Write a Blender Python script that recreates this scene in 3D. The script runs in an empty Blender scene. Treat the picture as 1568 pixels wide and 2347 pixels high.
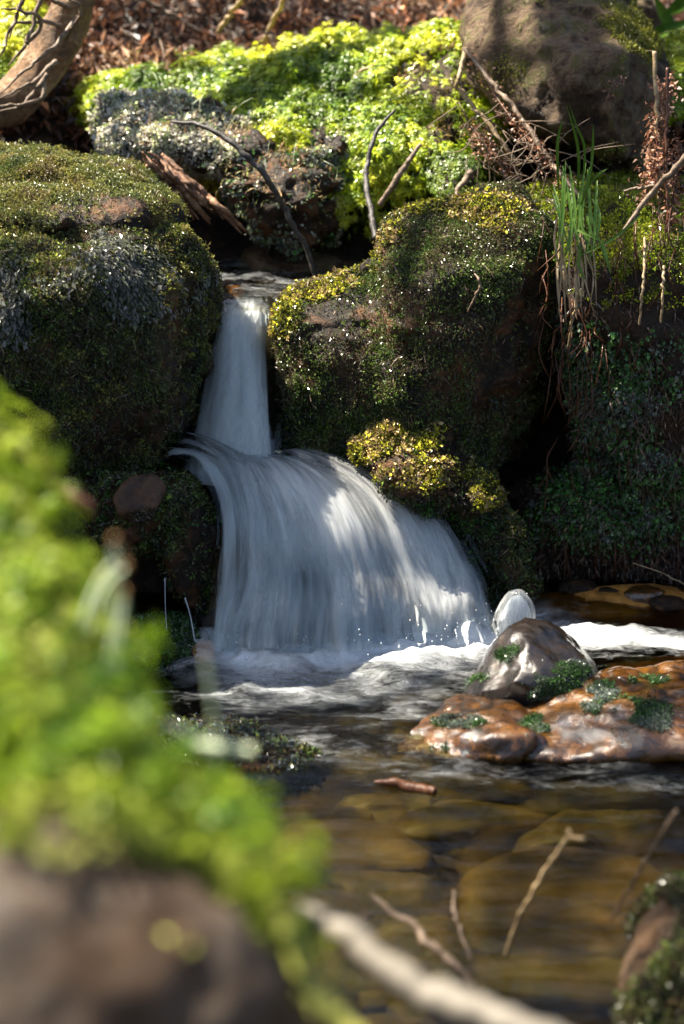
import bpy, bmesh, math, random
import numpy as np
from mathutils import Vector

R = math.radians
random.seed(7)
rng = np.random.default_rng(11)
C = bpy.context.scene.collection
sc = bpy.context.scene

# ------------------------------------------------------------------ camera
CAM_Z, PITCH, LENS = 0.95, R(17), 70.0
cam_d = bpy.data.cameras.new('camera'); cam = bpy.data.objects.new('camera', cam_d); C.objects.link(cam)
cam.location = (0, 0, CAM_Z); cam.rotation_euler = (R(90) - PITCH, 0, 0)
cam_d.sensor_fit = 'VERTICAL'; cam_d.sensor_height = 36; cam_d.lens = LENS
cam_d.clip_start = 0.02; cam_d.clip_end = 200
cam_d.dof.use_dof = True; cam_d.dof.focus_distance = 2.66; cam_d.dof.aperture_fstop = 3.6
sc.camera = cam
# ------------------------------------------------------------------ sky and sun
SUN_AZ, SUN_EL = R(-72), R(58)          # azimuth from +Y, negative = left
SUN = np.array([math.sin(SUN_AZ) * math.cos(SUN_EL), math.cos(SUN_AZ) * math.cos(SUN_EL), math.sin(SUN_EL)])
world = bpy.data.worlds.new("World"); sc.world = world; world.use_nodes = True
wn = world.node_tree.nodes; wl = world.node_tree.links
sky = wn.new('ShaderNodeTexSky'); sky.sky_type = 'NISHITA'; sky.sun_disc = False
sky.ozone_density = .4; sky.dust_density = 2.5; sky.sun_elevation = SUN_EL; sky.sun_rotation = SUN_AZ
wl.new(sky.outputs[0], wn['Background'].inputs[0]); wn['Background'].inputs[1].default_value = 0.06
sun_d = bpy.data.lights.new('sun', 'SUN'); sun_d.energy = 5.0; sun_d.angle = R(0.53); sun_d.color = (1, 0.92, 0.77)
sun = bpy.data.objects.new('sun', sun_d); C.objects.link(sun); sun.location = (-3, 4, 6)
sun.rotation_euler = Vector(SUN).to_track_quat('Z', 'Y').to_euler()
sc.view_settings.view_transform = 'Standard'; sc.view_settings.look = 'None'
sc.view_settings.exposure = 2.5; sc.view_settings.gamma = 1
sc.cycles.use_denoising = True
sc.cycles.max_bounces = 8; sc.cycles.transparent_max_bounces = 24
sc.cycles.caustics_reflective = False; sc.cycles.caustics_refractive = False
sc.cycles.sample_clamp_indirect = 6

# ------------------------------------------------------------------ pixel helpers (photo seen at 1568 x 2347)
FP = 1173.5 / (18 / LENS)
cp, sp = math.cos(PITCH), math.sin(PITCH)
def ray(px, py):
    a, b = (px - 784) / FP, -(py - 1173.5) / FP
    return np.array([a, cp + b * sp, -sp + b * cp])
def P(px, py, Y):
    d = ray(px, py); return np.array([0, 0, CAM_Z]) + d * (Y / d[1])
def Pz(px, py, z=0.0):
    d = ray(px, py); return np.array([0, 0, CAM_Z]) + d * ((z - CAM_Z) / d[2])

def proj(c):
    d = c - np.array([0, 0, CAM_Z]); w = d[:, 1] * cp - d[:, 2] * sp; v = d[:, 1] * sp + d[:, 2] * cp
    return 784 + FP * d[:, 0] / w, 1173.5 - FP * v / w
def ell(c, *es):
    x, y = proj(c); r = 0
    for cx, cy, rx, ry in es: r = np.maximum(r, np.clip(2 * (1 - ((x - cx) / rx) ** 2 - ((y - cy) / ry) ** 2), 0, 1))
    return r
# ------------------------------------------------------------------ numpy noise
def _h(ix, iy, iz, s):
    n = (ix.astype(np.int64) * 73856093) ^ (iy.astype(np.int64) * 19349663) ^ (iz.astype(np.int64) * 83492791) ^ (s * 2654435761)
    n = (n ^ (n >> 13)) * 1274126177; n = n & 0x7fffffff
    n = (n ^ (n >> 15)) * 668265263 & 0x7fffffff
    return (n % 65536) / 32768.0 - 1.0
def noise(p, sc_=1.0, seed=0):
    p = np.asarray(p, float) * sc_
    i = np.floor(p); f = p - i; f = f * f * (3 - 2 * f)
    x, y, z = i[:, 0], i[:, 1], i[:, 2]; r = 0
    for dx in (0, 1):
        for dy in (0, 1):
            for dz in (0, 1):
                w = (f[:, 0] if dx else 1 - f[:, 0]) * (f[:, 1] if dy else 1 - f[:, 1]) * (f[:, 2] if dz else 1 - f[:, 2])
                r = r + w * _h(x + dx, y + dy, z + dz, seed)
    return r
def fbm(p, s=1.0, seed=0, o=4):
    r = 0; a = 1.0
    for k in range(o):
        r = r + a * noise(p, s, seed + k * 17); a *= .5; s *= 2.03
    return r
def sstep(a, b, x):
    t = np.clip((x - a) / (b - a), 0, 1); return t * t * (3 - 2 * t)
def unit(v): return v / np.maximum(np.linalg.norm(v, axis=-1, keepdims=True), 1e-9)
def catmull(pts, n):
    pts = np.asarray(pts, float); m = len(pts)
    if m == 2: 
        t = np.linspace(0, 1, n)[:, None]; return pts[0] * (1 - t) + pts[1] * t
    ext = np.vstack([2 * pts[0] - pts[1], pts, 2 * pts[-1] - pts[-2]])
    t = np.linspace(0, m - 1 - 1e-6, n); k = t.astype(int); f = (t - k)[:, None]
    a, b, c, d = ext[k], ext[k + 1], ext[k + 2], ext[k + 3]
    return .5 * ((2 * b) + (-a + c) * f + (2 * a - 5 * b + 4 * c - d) * f ** 2 + (-a + 3 * b - 3 * c + d) * f ** 3)

# ------------------------------------------------------------------ object helpers
def tag(o, label=None, cat=None, group=None, kind=None):
    if label: o['label'] = label
    if cat: o['category'] = cat
    if group: o['group'] = group
    if kind: o['kind'] = kind
    return o
def link(name, V, F, mat, parent=None, base=None, smooth=True, cols=None, attrs=None, uv=None):
    V = np.asarray(V, np.float32)
    if parent is not None: base = np.array(parent['_b'])
    elif base is None:
        base = np.array([(V[:, 0].min() + V[:, 0].max()) / 2, (V[:, 1].min() + V[:, 1].max()) / 2, V[:, 2].min()])
    me = bpy.data.meshes.new(name)
    if isinstance(F, np.ndarray):
        k = F.shape[1]
        me.vertices.add(len(V)); me.vertices.foreach_set('co', (V - base).astype(np.float32).ravel())
        me.loops.add(F.size); me.loops.foreach_set('vertex_index', F.astype(np.int32).ravel())
        me.polygons.add(len(F)); me.polygons.foreach_set('loop_start', np.arange(0, F.size, k, dtype=np.int32))
        me.update(calc_edges=True)
    else:
        me.from_pydata([tuple(v) for v in (V - base)], [], F)
    me.polygons.foreach_set('use_smooth', np.full(len(me.polygons), smooth, bool))
    if cols is not None:
        a = me.attributes.new('col', 'FLOAT_COLOR', 'POINT')
        a.data.foreach_set('color', np.hstack([cols, np.ones((len(cols), 1))]).astype(np.float32).ravel())
    for nm, arr in (attrs or {}).items():
        a = me.attributes.new(nm, 'FLOAT', 'POINT'); a.data.foreach_set('value', np.asarray(arr, np.float32))
    if uv is not None:
        a = me.attributes.new('flow', 'FLOAT2', 'POINT'); a.data.foreach_set('vector', np.asarray(uv, np.float32).ravel())
    me.materials.append(mat)
    o = bpy.data.objects.new(name, me); C.objects.link(o)
    if parent is not None: o.parent = parent
    else: o.location = base
    o['_b'] = [float(x) for x in base]
    return o
def empty(name, base):
    o = bpy.data.objects.new(name, None); C.objects.link(o); o.location = base; o['_b'] = [float(x) for x in base]; o.empty_display_size = .02
    return o

# ------------------------------------------------------------------ materials
def mat(name):
    m = bpy.data.materials.new(name); m.use_nodes = True
    nt = m.node_tree; b = nt.nodes['Principled BSDF']
    return m, nt, nt.nodes, nt.links, b
def texco(N, L, scale=(1, 1, 1), kind='Object'):
    tc = N.new('ShaderNodeTexCoord'); mp = N.new('ShaderNodeMapping'); mp.inputs['Scale'].default_value = scale
    L.new(tc.outputs[kind], mp.inputs[0]); return mp.outputs[0]
def nz(N, L, vec, scale, detail=5, rough=.6, dist=0):
    n = N.new('ShaderNodeTexNoise'); n.inputs['Scale'].default_value = scale; n.inputs['Detail'].default_value = detail
    n.inputs['Roughness'].default_value = rough; n.inputs['Distortion'].default_value = dist
    if vec is not None: L.new(vec, n.inputs['Vector'])
    return n.outputs[0]
def ramp(N, L, fac, stops):
    r = N.new('ShaderNodeValToRGB'); e = r.color_ramp.elements
    while len(e) < len(stops): e.new(.5)
    for el, (p_, c) in zip(e, stops):
        el.position = p_; el.color = (*c, 1) if len(c) == 3 else c
    L.new(fac, r.inputs[0]); return r.outputs[0]
def bump(N, L, h, strength, dist, b):
    bp = N.new('ShaderNodeBump'); bp.inputs['Strength'].default_value = strength; bp.inputs['Distance'].default_value = dist
    L.new(h, bp.inputs['Height']); L.new(bp.outputs[0], b.inputs['Normal'])
    if b.inputs['Coat Weight'].default_value > 0: L.new(bp.outputs[0], b.inputs['Coat Normal'])
    return bp
def mth(N, L, op, a, b=None):
    m = N.new('ShaderNodeMath'); m.operation = op
    for i, v in enumerate((a, b)):
        if v is None: continue
        if isinstance(v, (int, float)): m.inputs[i].default_value = v
        else: L.new(v, m.inputs[i])
    return m.outputs[0]

def rock_mat(name, stops, scale=9, rough=(.3, .75), bstr=.8, bdist=.01, coat=0.0, spec=.22):
    m, nt, N, L, b = mat(name)
    v = texco(N, L)
    n1 = nz(N, L, v, scale, 9, .65, .6); n2 = nz(N, L, v, scale * 5, 8, .7); n3 = nz(N, L, v, scale * .4, 3)
    mx = mth(N, L, 'ADD', mth(N, L, 'MULTIPLY', n1, .65), mth(N, L, 'MULTIPLY', n2, .35))
    L.new(ramp(N, L, mx, stops), b.inputs['Base Color'])
    rr = N.new('ShaderNodeMapRange'); rr.inputs[1].default_value = .35; rr.inputs[2].default_value = .65
    rr.inputs[3].default_value = rough[0]; rr.inputs[4].default_value = rough[1]
    L.new(n3, rr.inputs[0]); L.new(rr.outputs[0], b.inputs['Roughness'])
    b.inputs['Specular IOR Level'].default_value = spec
    b.inputs['Coat Weight'].default_value = coat; b.inputs['Coat Roughness'].default_value = .06
    bump(N, L, mx, bstr, bdist, b)
    return m
M_DARK = rock_mat('dark_wet_rock', [(.38, (.006, .004, .003)), (.49, (.02, .012, .007)), (.58, (.095, .04, .015)), (.68, (.025, .017, .012))], 14, (.25, .6), 1, .02)
M_SOIL = rock_mat('dark_peat_soil', [(.35, (.006, .004, .003)), (.5, (.025, .016, .01)), (.65, (.06, .035, .02))], 30, (.5, .9), 1, .01)
M_SAND = rock_mat('speckled_sandstone', [(.37, (.016, .009, .005)), (.45, (.055, .032, .017)), (.52, (.13, .085, .05)), (.57, (.07, .065, .014)), (.64, (.2, .145, .10)), (.74, (.07, .045, .02))], 15, (.45, .8), 1, .04)
M_ORANGE = rock_mat('wet_ochre_rock', [(.38, (.006, .005, .002)), (.47, (.028, .011, .002)), (.56, (.10, .038, .004)), (.66, (.018, .016, .004))], 30, (.12, .3), .85, .005, .8, .5)
M_AMBER_SUNLIT = rock_mat('sunlit_amber_stone', [(.38, (.1, .045, .01)), (.5, (.3, .14, .03)), (.62, (.4, .2, .05))], 14, (.3, .6), .5, .005)  # orange raised to stand in for sunlight the boulder blocks
M_WETSTONE = rock_mat('wet_brown_stone', [(.4, (.012, .007, .005)), (.5, (.05, .024, .012)), (.62, (.09, .045, .02))], 18, (.35, .6), .9, .01)
M_SLATE = rock_mat('wet_slate_rock', [(.38, (.004, .0035, .003)), (.47, (.016, .012, .010)), (.56, (.028, .021, .017)), (.66, (.055, .024, .005))], 26, (.12, .25), .8, .004, .6, .4)
M_YSTEM = rock_mat('yellow_green_stem', [(.38, (.13, .14, .02)), (.6, (.26, .25, .06))], 30, (.4, .6), .2, .001)
M_BED2 = rock_mat('ochre_streambed_stone', [(.38, (.06, .04, .012)), (.5, (.10, .065, .02)), (.62, (.15, .09, .03))], 12, (.4, .7), .8, .01)
M_BED = rock_mat('streambed_stone', [(.36, (.02, .018, .004)), (.46, (.07, .055, .014)), (.56, (.13, .085, .03)), (.68, (.06, .065, .01))], 9, (.4, .7), .6, .006)
M_GREY = rock_mat('foreground_bark_stone', [(.36, (.012, .007, .004)), (.46, (.04, .02, .008)), (.54, (.055, .034, .02)), (.66, (.08, .066, .052))], 12, (.5, .8), .6, .006)
M_BARK = rock_mat('bark', [(.38, (.05, .03, .018)), (.52, (.16, .09, .045)), (.65, (.36, .26, .17))], 30, (.5, .8), 1, .01)
M_WOOD = rock_mat('rotten_wood', [(.38, (.04, .02, .012)), (.5, (.16, .08, .045)), (.62, (.34, .2, .12))], 40, (.35, .7), 1, .008)
M_TWIG = rock_mat('dry_twig', [(.38, (.04, .025, .016)), (.5, (.11, .075, .05)), (.65, (.22, .16, .11))], 60, (.4, .7), .8, .003)
M_TWIGD = rock_mat('dark_twig', [(.38, (.015, .011, .01)), (.5, (.04, .035, .032)), (.65, (.09, .08, .075))], 60, (.35, .6), .8, .003)
M_STRAW = rock_mat('dead_straw', [(.38, (.11, .07, .035)), (.5, (.24, .17, .09)), (.65, (.36, .28, .18))], 60, (.4, .7), .4, .002)
M_REDTWIG = rock_mat('reddish_twig', [(.38, (.03, .01, .005)), (.5, (.065, .024, .01)), (.65, (.11, .045, .02))], 50, (.3, .5), .4, .002, .1)
M_PALE = rock_mat('bleached_wood', [(.38, (.08, .07, .055)), (.6, (.17, .15, .125))], 25, (.5, .7), .4, .003)
M_SETA = rock_mat('pale_stalk', [(.38, (.3, .34, .2)), (.6, (.5, .55, .4))], 30, (.4, .6), .2, .001)
M_CAPS = rock_mat('orange_capsule', [(.38, (.16, .08, .03)), (.6, (.26, .14, .05))], 30, (.4, .6), .2, .001)
M_GRASS = rock_mat('green_grass', [(.38, (.04, .10, .012)), (.6, (.10, .17, .02))], 20, (.3, .5), .2, .001)

def leaf_mat(name, trans=.35, rough=.35, spec=.5):
    m, nt, N, L, b = mat(name)
    a = N.new('ShaderNodeAttribute'); a.attribute_name = 'col'
    L.new(a.outputs['Color'], b.inputs['Base Color'])
    b.inputs['Roughness'].default_value = rough; b.inputs['Specular IOR Level'].default_value = spec
    t = N.new('ShaderNodeBsdfTranslucent'); L.new(a.outputs['Color'], t.inputs[0])
    mx = N.new('ShaderNodeMixShader'); mx.inputs[0].default_value = trans
    L.new(b.outputs[0], mx.inputs[1]); L.new(t.outputs[0], mx.inputs[2])
    L.new(mx.outputs[0], N['Material Output'].inputs[0])
    return m
M_MOSS = leaf_mat('moss_leaves', .35, .38)
M_WETMOSS = leaf_mat('wet_moss_leaves', .3, .22, .35)
M_FGMOSS = leaf_mat('foreground_moss_leaves', .6, .45, .3)
M_LITTER = leaf_mat('leaf_litter', .25, .5)

# ------------------------------------------------------------------ geometry: rocks from hulls
def hull_mesh(hulls):
    bm = bmesh.new()
    for pts in hulls:
        vs = [bm.verts.new(tuple(p)) for p in pts]
        r = bmesh.ops.convex_hull(bm, input=vs, use_existing_faces=False)
        dead = list({g for g in r['geom_interior'] + r['geom_unused'] if isinstance(g, bmesh.types.BMVert)})
        bmesh.ops.delete(bm, geom=dead, context='VERTS')
    me = bpy.data.meshes.new('tmp'); bm.to_mesh(me); bm.free(); return me
def tri_quads(me):
    n = len(me.vertices); V = np.empty(n * 3); me.vertices.foreach_get('co', V); V = V.reshape(-1, 3)
    me.calc_loop_triangles(); T = np.empty(len(me.loop_triangles) * 3, np.int32); me.loop_triangles.foreach_get('vertices', T)
    return V, T.reshape(-1, 3)
def vnormals(V, F):
    n = np.zeros_like(V); fn = np.cross(V[F[:, 1]] - V[F[:, 0]], V[F[:, 2]] - V[F[:, 0]])
    for k in range(F.shape[1]): np.add.at(n, F[:, k], fn)
    return unit(n)
def rock_geo(hulls, voxel=.008, smooth=6, disp=((4, .02), (14, .006), (50, .002)), seed=0):
    me = hull_mesh(hulls); o = bpy.data.objects.new('tmp', me); C.objects.link(o)
    md = o.modifiers.new('r', 'REMESH'); md.mode = 'VOXEL'; md.voxel_size = voxel
    if smooth:
        ms = o.modifiers.new('s', 'SMOOTH'); ms.factor = .6; ms.iterations = smooth
    dg = bpy.context.evaluated_depsgraph_get(); ev = o.evaluated_get(dg); em = ev.to_mesh()
    V = np.empty(len(em.vertices) * 3); em.vertices.foreach_get('co', V); V = V.reshape(-1, 3)
    F = np.empty(len(em.polygons) * 4, np.int32)
    lt = np.empty(len(em.polygons), np.int32); em.polygons.foreach_get('loop_total', lt)
    assert (lt == 4).all()
    em.loops.foreach_get('vertex_index', F); F = F.reshape(-1, 4)
    ev.to_mesh_clear(); bpy.data.objects.remove(o); bpy.data.meshes.remove(me)
    for s, a in disp:
        Nn = vnormals(V, F)
        V = V + Nn * ((fbm(V, s, seed + int(s), 3) if a > 0 else .5 - np.abs(fbm(V * np.array([1, 1, 2.2]), s, seed + int(s), 3))) * abs(a))[:, None]
    return V, F
def rock(name, label, hulls, material, cat='rock', **kw):
    V, F = rock_geo(hulls, **kw)
    o = link(name, V, F, material); tag(o, label, cat)
    o_geo[o.name] = (V, F); return o, (V, F)
o_geo = {}
def px_hull(rows): return [P(*r) for r in rows]

# ------------------------------------------------------------------ geometry: scattered leaves
def surf(geo, n, dens=None, facing=-.35):
    V, F = geo
    T = np.vstack([F[:, :3], F[:, [0, 2, 3]]]) if F.shape[1] == 4 else F
    a, b, c = V[T[:, 0]], V[T[:, 1]], V[T[:, 2]]
    cr = np.cross(b - a, c - a); ar = np.linalg.norm(cr, axis=1); nn = cr / np.maximum(ar, 1e-12)[:, None]
    cen = (a + b + c) / 3; vd = unit(np.array([0, 0, CAM_Z]) - cen)
    w = ar * ((nn * vd).sum(1) > facing)
    d = np.linalg.norm(cen - np.array([0, 0, CAM_Z]), axis=1)
    w = w * (np.abs(cen[:, 0]) < .19 * d + .12)            # just past the frame's sides
    if dens is not None: w = w * np.clip(dens(cen, nn), 0, 1)
    if w.sum() <= 0: return np.zeros((0, 3)), np.zeros((0, 3))
    k = rng.choice(len(T), n, p=w / w.sum())
    u, v = rng.random(n), rng.random(n); f = u + v > 1; u[f] = 1 - u[f]; v[f] = 1 - v[f]
    VN = vnormals(V, F)
    N_ = unit(VN[T[k, 0]] * (1 - u - v)[:, None] + VN[T[k, 1]] * u[:, None] + VN[T[k, 2]] * v[:, None])
    return a[k] + (b[k] - a[k]) * u[:, None] + (c[k] - a[k]) * v[:, None], N_
def palette(p, cols, s=18, seed=3, jit=.3):
    cols = np.array(cols); n = len(p); t = np.clip(.5 + .55 * fbm(p, s, seed, 3) + rng.normal(0, .16, n), 0, .999) * (len(cols) - 1)
    k = t.astype(int); f = (t - k)[:, None]; c = cols[k] * (1 - f) + cols[np.minimum(k + 1, len(cols) - 1)] * f
    return c * np.exp(rng.normal(0, jit, n))[:, None]
def leaf_quads(B, D, Nn, Ls, Wd, col, curl=.25):
    n = len(B); S = unit(np.cross(D, Nn) + rng.normal(0, .25, (n, 3)))
    up = unit(np.cross(S, D))
    L_ = Ls[:, None]; W_ = Wd[:, None]
    v = np.empty((n, 4, 3))
    v[:, 0] = B; v[:, 1] = B + D * L_ * .5 + S * W_ * .5 + up * W_ * .12
    v[:, 2] = B + D * L_ - up * L_ * curl; v[:, 3] = B + D * L_ * .5 - S * W_ * .5 + up * W_ * .12
    return v.reshape(-1, 3), np.arange(n * 4).reshape(-1, 4), np.repeat(col, 4, 0)
def tuft(p, N_, k, size, aspect, spread, droop, cols, lift=0.0, s=18, jit=.3, curl=.25, seed=3):
    """k small leaves round every point p"""
    n = len(p); c0 = palette(p, cols, s, seed, jit)
    B = np.repeat(p, k, 0); Nn = np.repeat(N_, k, 0); c = np.repeat(c0, k, 0) * np.exp(rng.normal(0, .18, n * k))[:, None]
    h = rng.random(n * k) ** .8
    B = B + Nn * (h * lift)[:, None] + rng.normal(0, size * .45, (n * k, 3))
    D = unit(Nn + rng.normal(0, spread, (n * k, 3)) + np.array([0, 0, -droop]))
    Ls = size * np.exp(rng.normal(0, .3, n * k))
    return leaf_quads(B, D, Nn, Ls, Ls * aspect, c, curl)
def merge(parts):
    Vs, Fs, Cs, k = [], [], [], 0
    for v, f, c in parts:
        Vs.append(v); Fs.append(f + k); Cs.append(c); k += len(v)
    return np.vstack(Vs), np.vstack(Fs), np.vstack(Cs)
def moss(parent, parts, material=None, name='moss'):
    V, F, c = merge(parts)
    o = link(name, V, F, material or M_MOSS, parent, smooth=False, cols=c); o['kind'] = 'stuff'; return o
def star_moss(p, N_, size, cols, leaves=12, s=14, jit=.25, seed=3, up=.5, tiers=2):
    """moss shoots: tiers of leaves radiating from an upright tip"""
    n = len(p); out = []
    ax = unit(N_ + np.array([0, 0, up]) + rng.normal(0, .3, (n, 3)))
    t1 = unit(np.cross(ax, rng.normal(0, 1, (n, 3)))); t2 = np.cross(ax, t1)
    sz = size * np.exp(rng.normal(0, .25, n)); c0 = palette(p, cols, s, seed, jit)
    for t in range(tiers):
        h = sz * (1.1 - .5 * t); el = .55 - .5 * t
        for j in range(leaves):
            a = 2 * math.pi * (j + .5 * t) / leaves + rng.normal(0, .2, n)
            out_ = t1 * np.cos(a)[:, None] + t2 * np.sin(a)[:, None]
            D = unit(out_ * 1.0 + ax * (el + rng.normal(0, .2, n))[:, None])
            Ls = sz * (.75 + .2 * t) * rng.uniform(.75, 1.2, n)
            out.append(leaf_quads(p + ax * h[:, None], D, ax, Ls, Ls * .28, c0 * np.exp(rng.normal(0, .15, n))[:, None], .4))
    return merge(out)

def stone_geo(c, rx, ry, rz, seed, rot=0):
    bm = bmesh.new(); bmesh.ops.create_icosphere(bm, subdivisions=4, radius=1)
    V = np.array([v.co[:] for v in bm.verts]); F = np.array([[v.index for v in f.verts] for f in bm.faces]); bm.free()
    q = np.sign(V) * np.abs(V) ** .8
    V = q * (1 + .16 * fbm(V, 1.3, seed, 3))[:, None] * np.array([rx, ry, rz])
    V = V + .02 * rx * fbm(V, 5 / rx, seed, 2)[:, None]
    ca, sa = math.cos(rot), math.sin(rot); V = np.stack([V[:, 0] * ca - V[:, 1] * sa, V[:, 0] * sa + V[:, 1] * ca, V[:, 2]], 1)
    return V + c, F
# ------------------------------------------------------------------ tubes and blades
def tube_geo(pts, radii, sides=7, n=None, rough=0.0, seed=0):
    n = n or max(8, len(pts) * 6)
    c = catmull(pts, n); r = np.interp(np.linspace(0, 1, n), np.linspace(0, 1, len(radii)), radii)
    if rough: c = c + (max(radii) * (1.1 if max(radii) < .005 else .5) * np.stack([noise(c, .35 / max(radii), seed + q) for q in (1, 2, 3)], 1)) * np.sin(np.linspace(0, math.pi, n))[:, None]
    t = unit(np.gradient(c, axis=0)); ref = np.array([.3, .1, 1.0]); s = unit(np.cross(t, ref)); u = np.cross(s, t)
    a = np.arange(sides) * 2 * math.pi / sides
    V = c[:, None] + r[:, None, None] * (s[:, None] * np.cos(a)[None, :, None] + u[:, None] * np.sin(a)[None, :, None])
    V = V.reshape(-1, 3)
    if rough:
        V = V + (V - np.repeat(c, sides, 0)) * (rough * fbm(V, 1.2 / max(radii), seed, 3))[:, None]
    F = []
    for i in range(n - 1):
        for j in range(sides):
            k = (j + 1) % sides; F.append((i * sides + j, i * sides + k, (i + 1) * sides + k, (i + 1) * sides + j))
    F.append(tuple(range(sides))[::-1]); F.append(tuple((n - 1) * sides + j for j in range(sides)))
    return V, F
def tube(name, pts, radii, material, parent=None, label=None, cat=None, group=None, **kw):
    V, F = tube_geo(pts, radii, **kw)
    o = link(name, V, F, material, parent, base=None if parent else np.array(pts[0]))
    return tag(o, label, cat, group)
def blade_geo(pts, w, n=14, face=(0, -1, .3)):
    c = catmull(pts, n); t = unit(np.gradient(c, axis=0)); s = unit(np.cross(t, np.array(face, float)))
    up = np.cross(s, t); ww = w * np.sin(np.linspace(.35, math.pi * .995, n)) ** .8
    V = np.concatenate([c - s * ww[:, None] / 2, c - up * w * .15, c + s * ww[:, None] / 2])
    F = [(i, i + 1, n + i + 1, n + i) for i in range(n - 1)] + [(n + i, n + i + 1, 2 * n + i + 1, 2 * n + i) for i in range(n - 1)]
    return V, F
def join(geos):
    Vs, Fs, k = [], [], 0
    for V, F in geos:
        Vs.append(V); Fs += [tuple(i + k for i in f) for f in F]; k += len(V)
    return np.vstack(Vs), Fs

# ================================================================== TERRAIN
def terrain_z(x, y):
    p = np.stack([x, y, x * 0], 1)
    bed = -.10 + .025 * fbm(p, 5, 1, 3)
    start = 2.66 + .3 * sstep(.1, .2, x)
    step = sstep(0, .16, y - start) * .47
    z = bed + step + sstep(3.02, 3.6, y) * .30 + np.maximum(y - 3.6, 0) * .30 + sstep(6, 14, y) * 2
    z = z + sstep(-.42, -.95, x) * .45 * (1 - .6 * sstep(2.5, 3.2, y)) + sstep(.55, 1.1, x) * .5 * (1 - .6 * sstep(2.5, 3.2, y))
    z = z + (sstep(2.7, 3.3, y) + np.abs(x) * .1) * .03 * fbm(p, 6, 5, 4)
    return z
def nonuni(a, b, lo, hi, step, grow=1.25):
    v = list(np.arange(a, b, step)); s = step; q = b
    while q < hi: v.append(q); s *= grow; q += s
    v.append(hi); s = step; q = a; w = []
    while q > lo: s *= grow; q -= s; w.append(max(q, lo))
    return np.array(sorted(set(w)) + v)
gx = nonuni(-1.1, 1.1, -60, 60, .014); gy = nonuni(1.0, 5.0, -60, 90, .014)
GX, GY = np.meshgrid(gx, gy); Z = terrain_z(GX.ravel(), GY.ravel())
def grid_faces(nx, ny):
    i = np.arange(ny - 1)[:, None] * nx + np.arange(nx - 1)[None]; i = i.ravel()
    return np.stack([i, i + 1, i + nx + 1, i + nx], 1)
TV = np.stack([GX.ravel(), GY.ravel(), Z], 1); TF = grid_faces(len(gx), len(gy))
terrain = link('ground', TV, TF, M_SOIL, base=np.zeros(3)); tag(terrain, kind='structure')

# ================================================================== BOULDERS
GREEN_DULL = [(.035, .05, .012), (.07, .085, .02), (.12, .13, .025), (.16, .14, .035), (.1, .075, .03)]
GREEN_DARK = [(.012, .016, .006), (.04, .055, .012), (.075, .125, .02), (.085, .085, .03), (.055, .036, .02), (.03, .027, .02)]
GREEN_BRIGHT = [(.06, .12, .004), (.22, .30, .006), (.40, .43, .012), (.55, .54, .04)]
GOLD_SUNLIT = [(.025, .028, .006), (.16, .17, .012), (.36, .33, .03), (.06, .035, .016), (.42, .31, .14), (.08, .06, .018), (.28, .27, .02)]  # golden moss, brightened to paint in stronger sun on the rims
GREY_SUNLIT = [(.1, .1, .08), (.32, .31, .27), (.55, .5, .44), (.25, .33, .10), (.58, .5, .36), (.42, .42, .42)]  # grey crust, lightened to carry the glare of the sun
LIVER = [(.01, .022, .009), (.03, .07, .018), (.05, .13, .022), (.075, .105, .055), (.11, .13, .11)]

def up_dens(lo=-.2, hi=.4, s=9, seed=2, gap=.3):
    def f(c, n): return sstep(lo, hi, n[:, 2]) * np.clip(.5 + gap + fbm(c, s, seed, 3), 0.03, 1)
    return f
def cushion(geo, s, a, seed):
    V, F = geo; return V + vnormals(V, F) * (np.abs(fbm(V, s, seed, 2)) * a)[:, None], F

# upper left slab
slab, g_slab = rock('mossy_boulder', 'wide olive mossy boulder at the upper left, sunlit from above, below the tree root', [px_hull([
    (-420, 300, 3.0), (-420, 520, 2.58), (-420, 600, 2.95), (0, 312, 3.02), (0, 505, 2.58), (150, 345, 3.02), (160, 515, 2.58), (320, 408, 2.98),
    (396, 455, 2.9), (405, 505, 2.75), (300, 510, 2.62), (380, 560, 2.8), (100, 600, 2.9), (0, 540, 2.64), (200, 540, 2.66), (0, 420, 2.8), (250, 430, 2.82)])], M_DARK, 'boulder', seed=1, disp=((4, .02), (10, -.02), (26, .007), (50, .002)))
moss(slab, [tuft(*surf(g_slab, 60000, up_dens(-.3, .4)), 3, .0036, .5, .75, .2, GREEN_DULL, .006, 22, .35)])
# left front boulder
bL, g_bL = rock('mossy_boulder', 'big dark mossy boulder left of the upper waterfall chute', [px_hull([
    (-400, 600, 2.6), (-400, 1060, 2.5), (-400, 700, 2.45), (0, 575, 2.56), (110, 565, 2.55), (240, 556, 2.56), (310, 525, 2.6), (400, 515, 2.66), (450, 552, 2.68),
    (480, 610, 2.72), (482, 700, 2.76), (462, 860, 2.76), (425, 1010, 2.7), (340, 1065, 2.62), (60, 1080, 2.52), (0, 700, 2.46), (200, 690, 2.46),
    (380, 700, 2.55), (350, 900, 2.52), (150, 950, 2.46), (450, 620, 2.95), (440, 1000, 2.9), (0, 600, 2.9)])], M_DARK, 'boulder', seed=2,
    disp=((4, .022), (11, -.022), (26, .007), (60, .002)))
def d_bl(c, n): return np.clip(1.0 + 1.2 * fbm(c, 7, 8, 3), .1, 1) * (1 - .93 * np.clip(ell(c, (410, 740, 70, 170), (420, 900, 40, 120), (200, 780, 40, 50)) * (1 + fbm(c, 16, 12, 2)), 0, 1))
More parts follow.
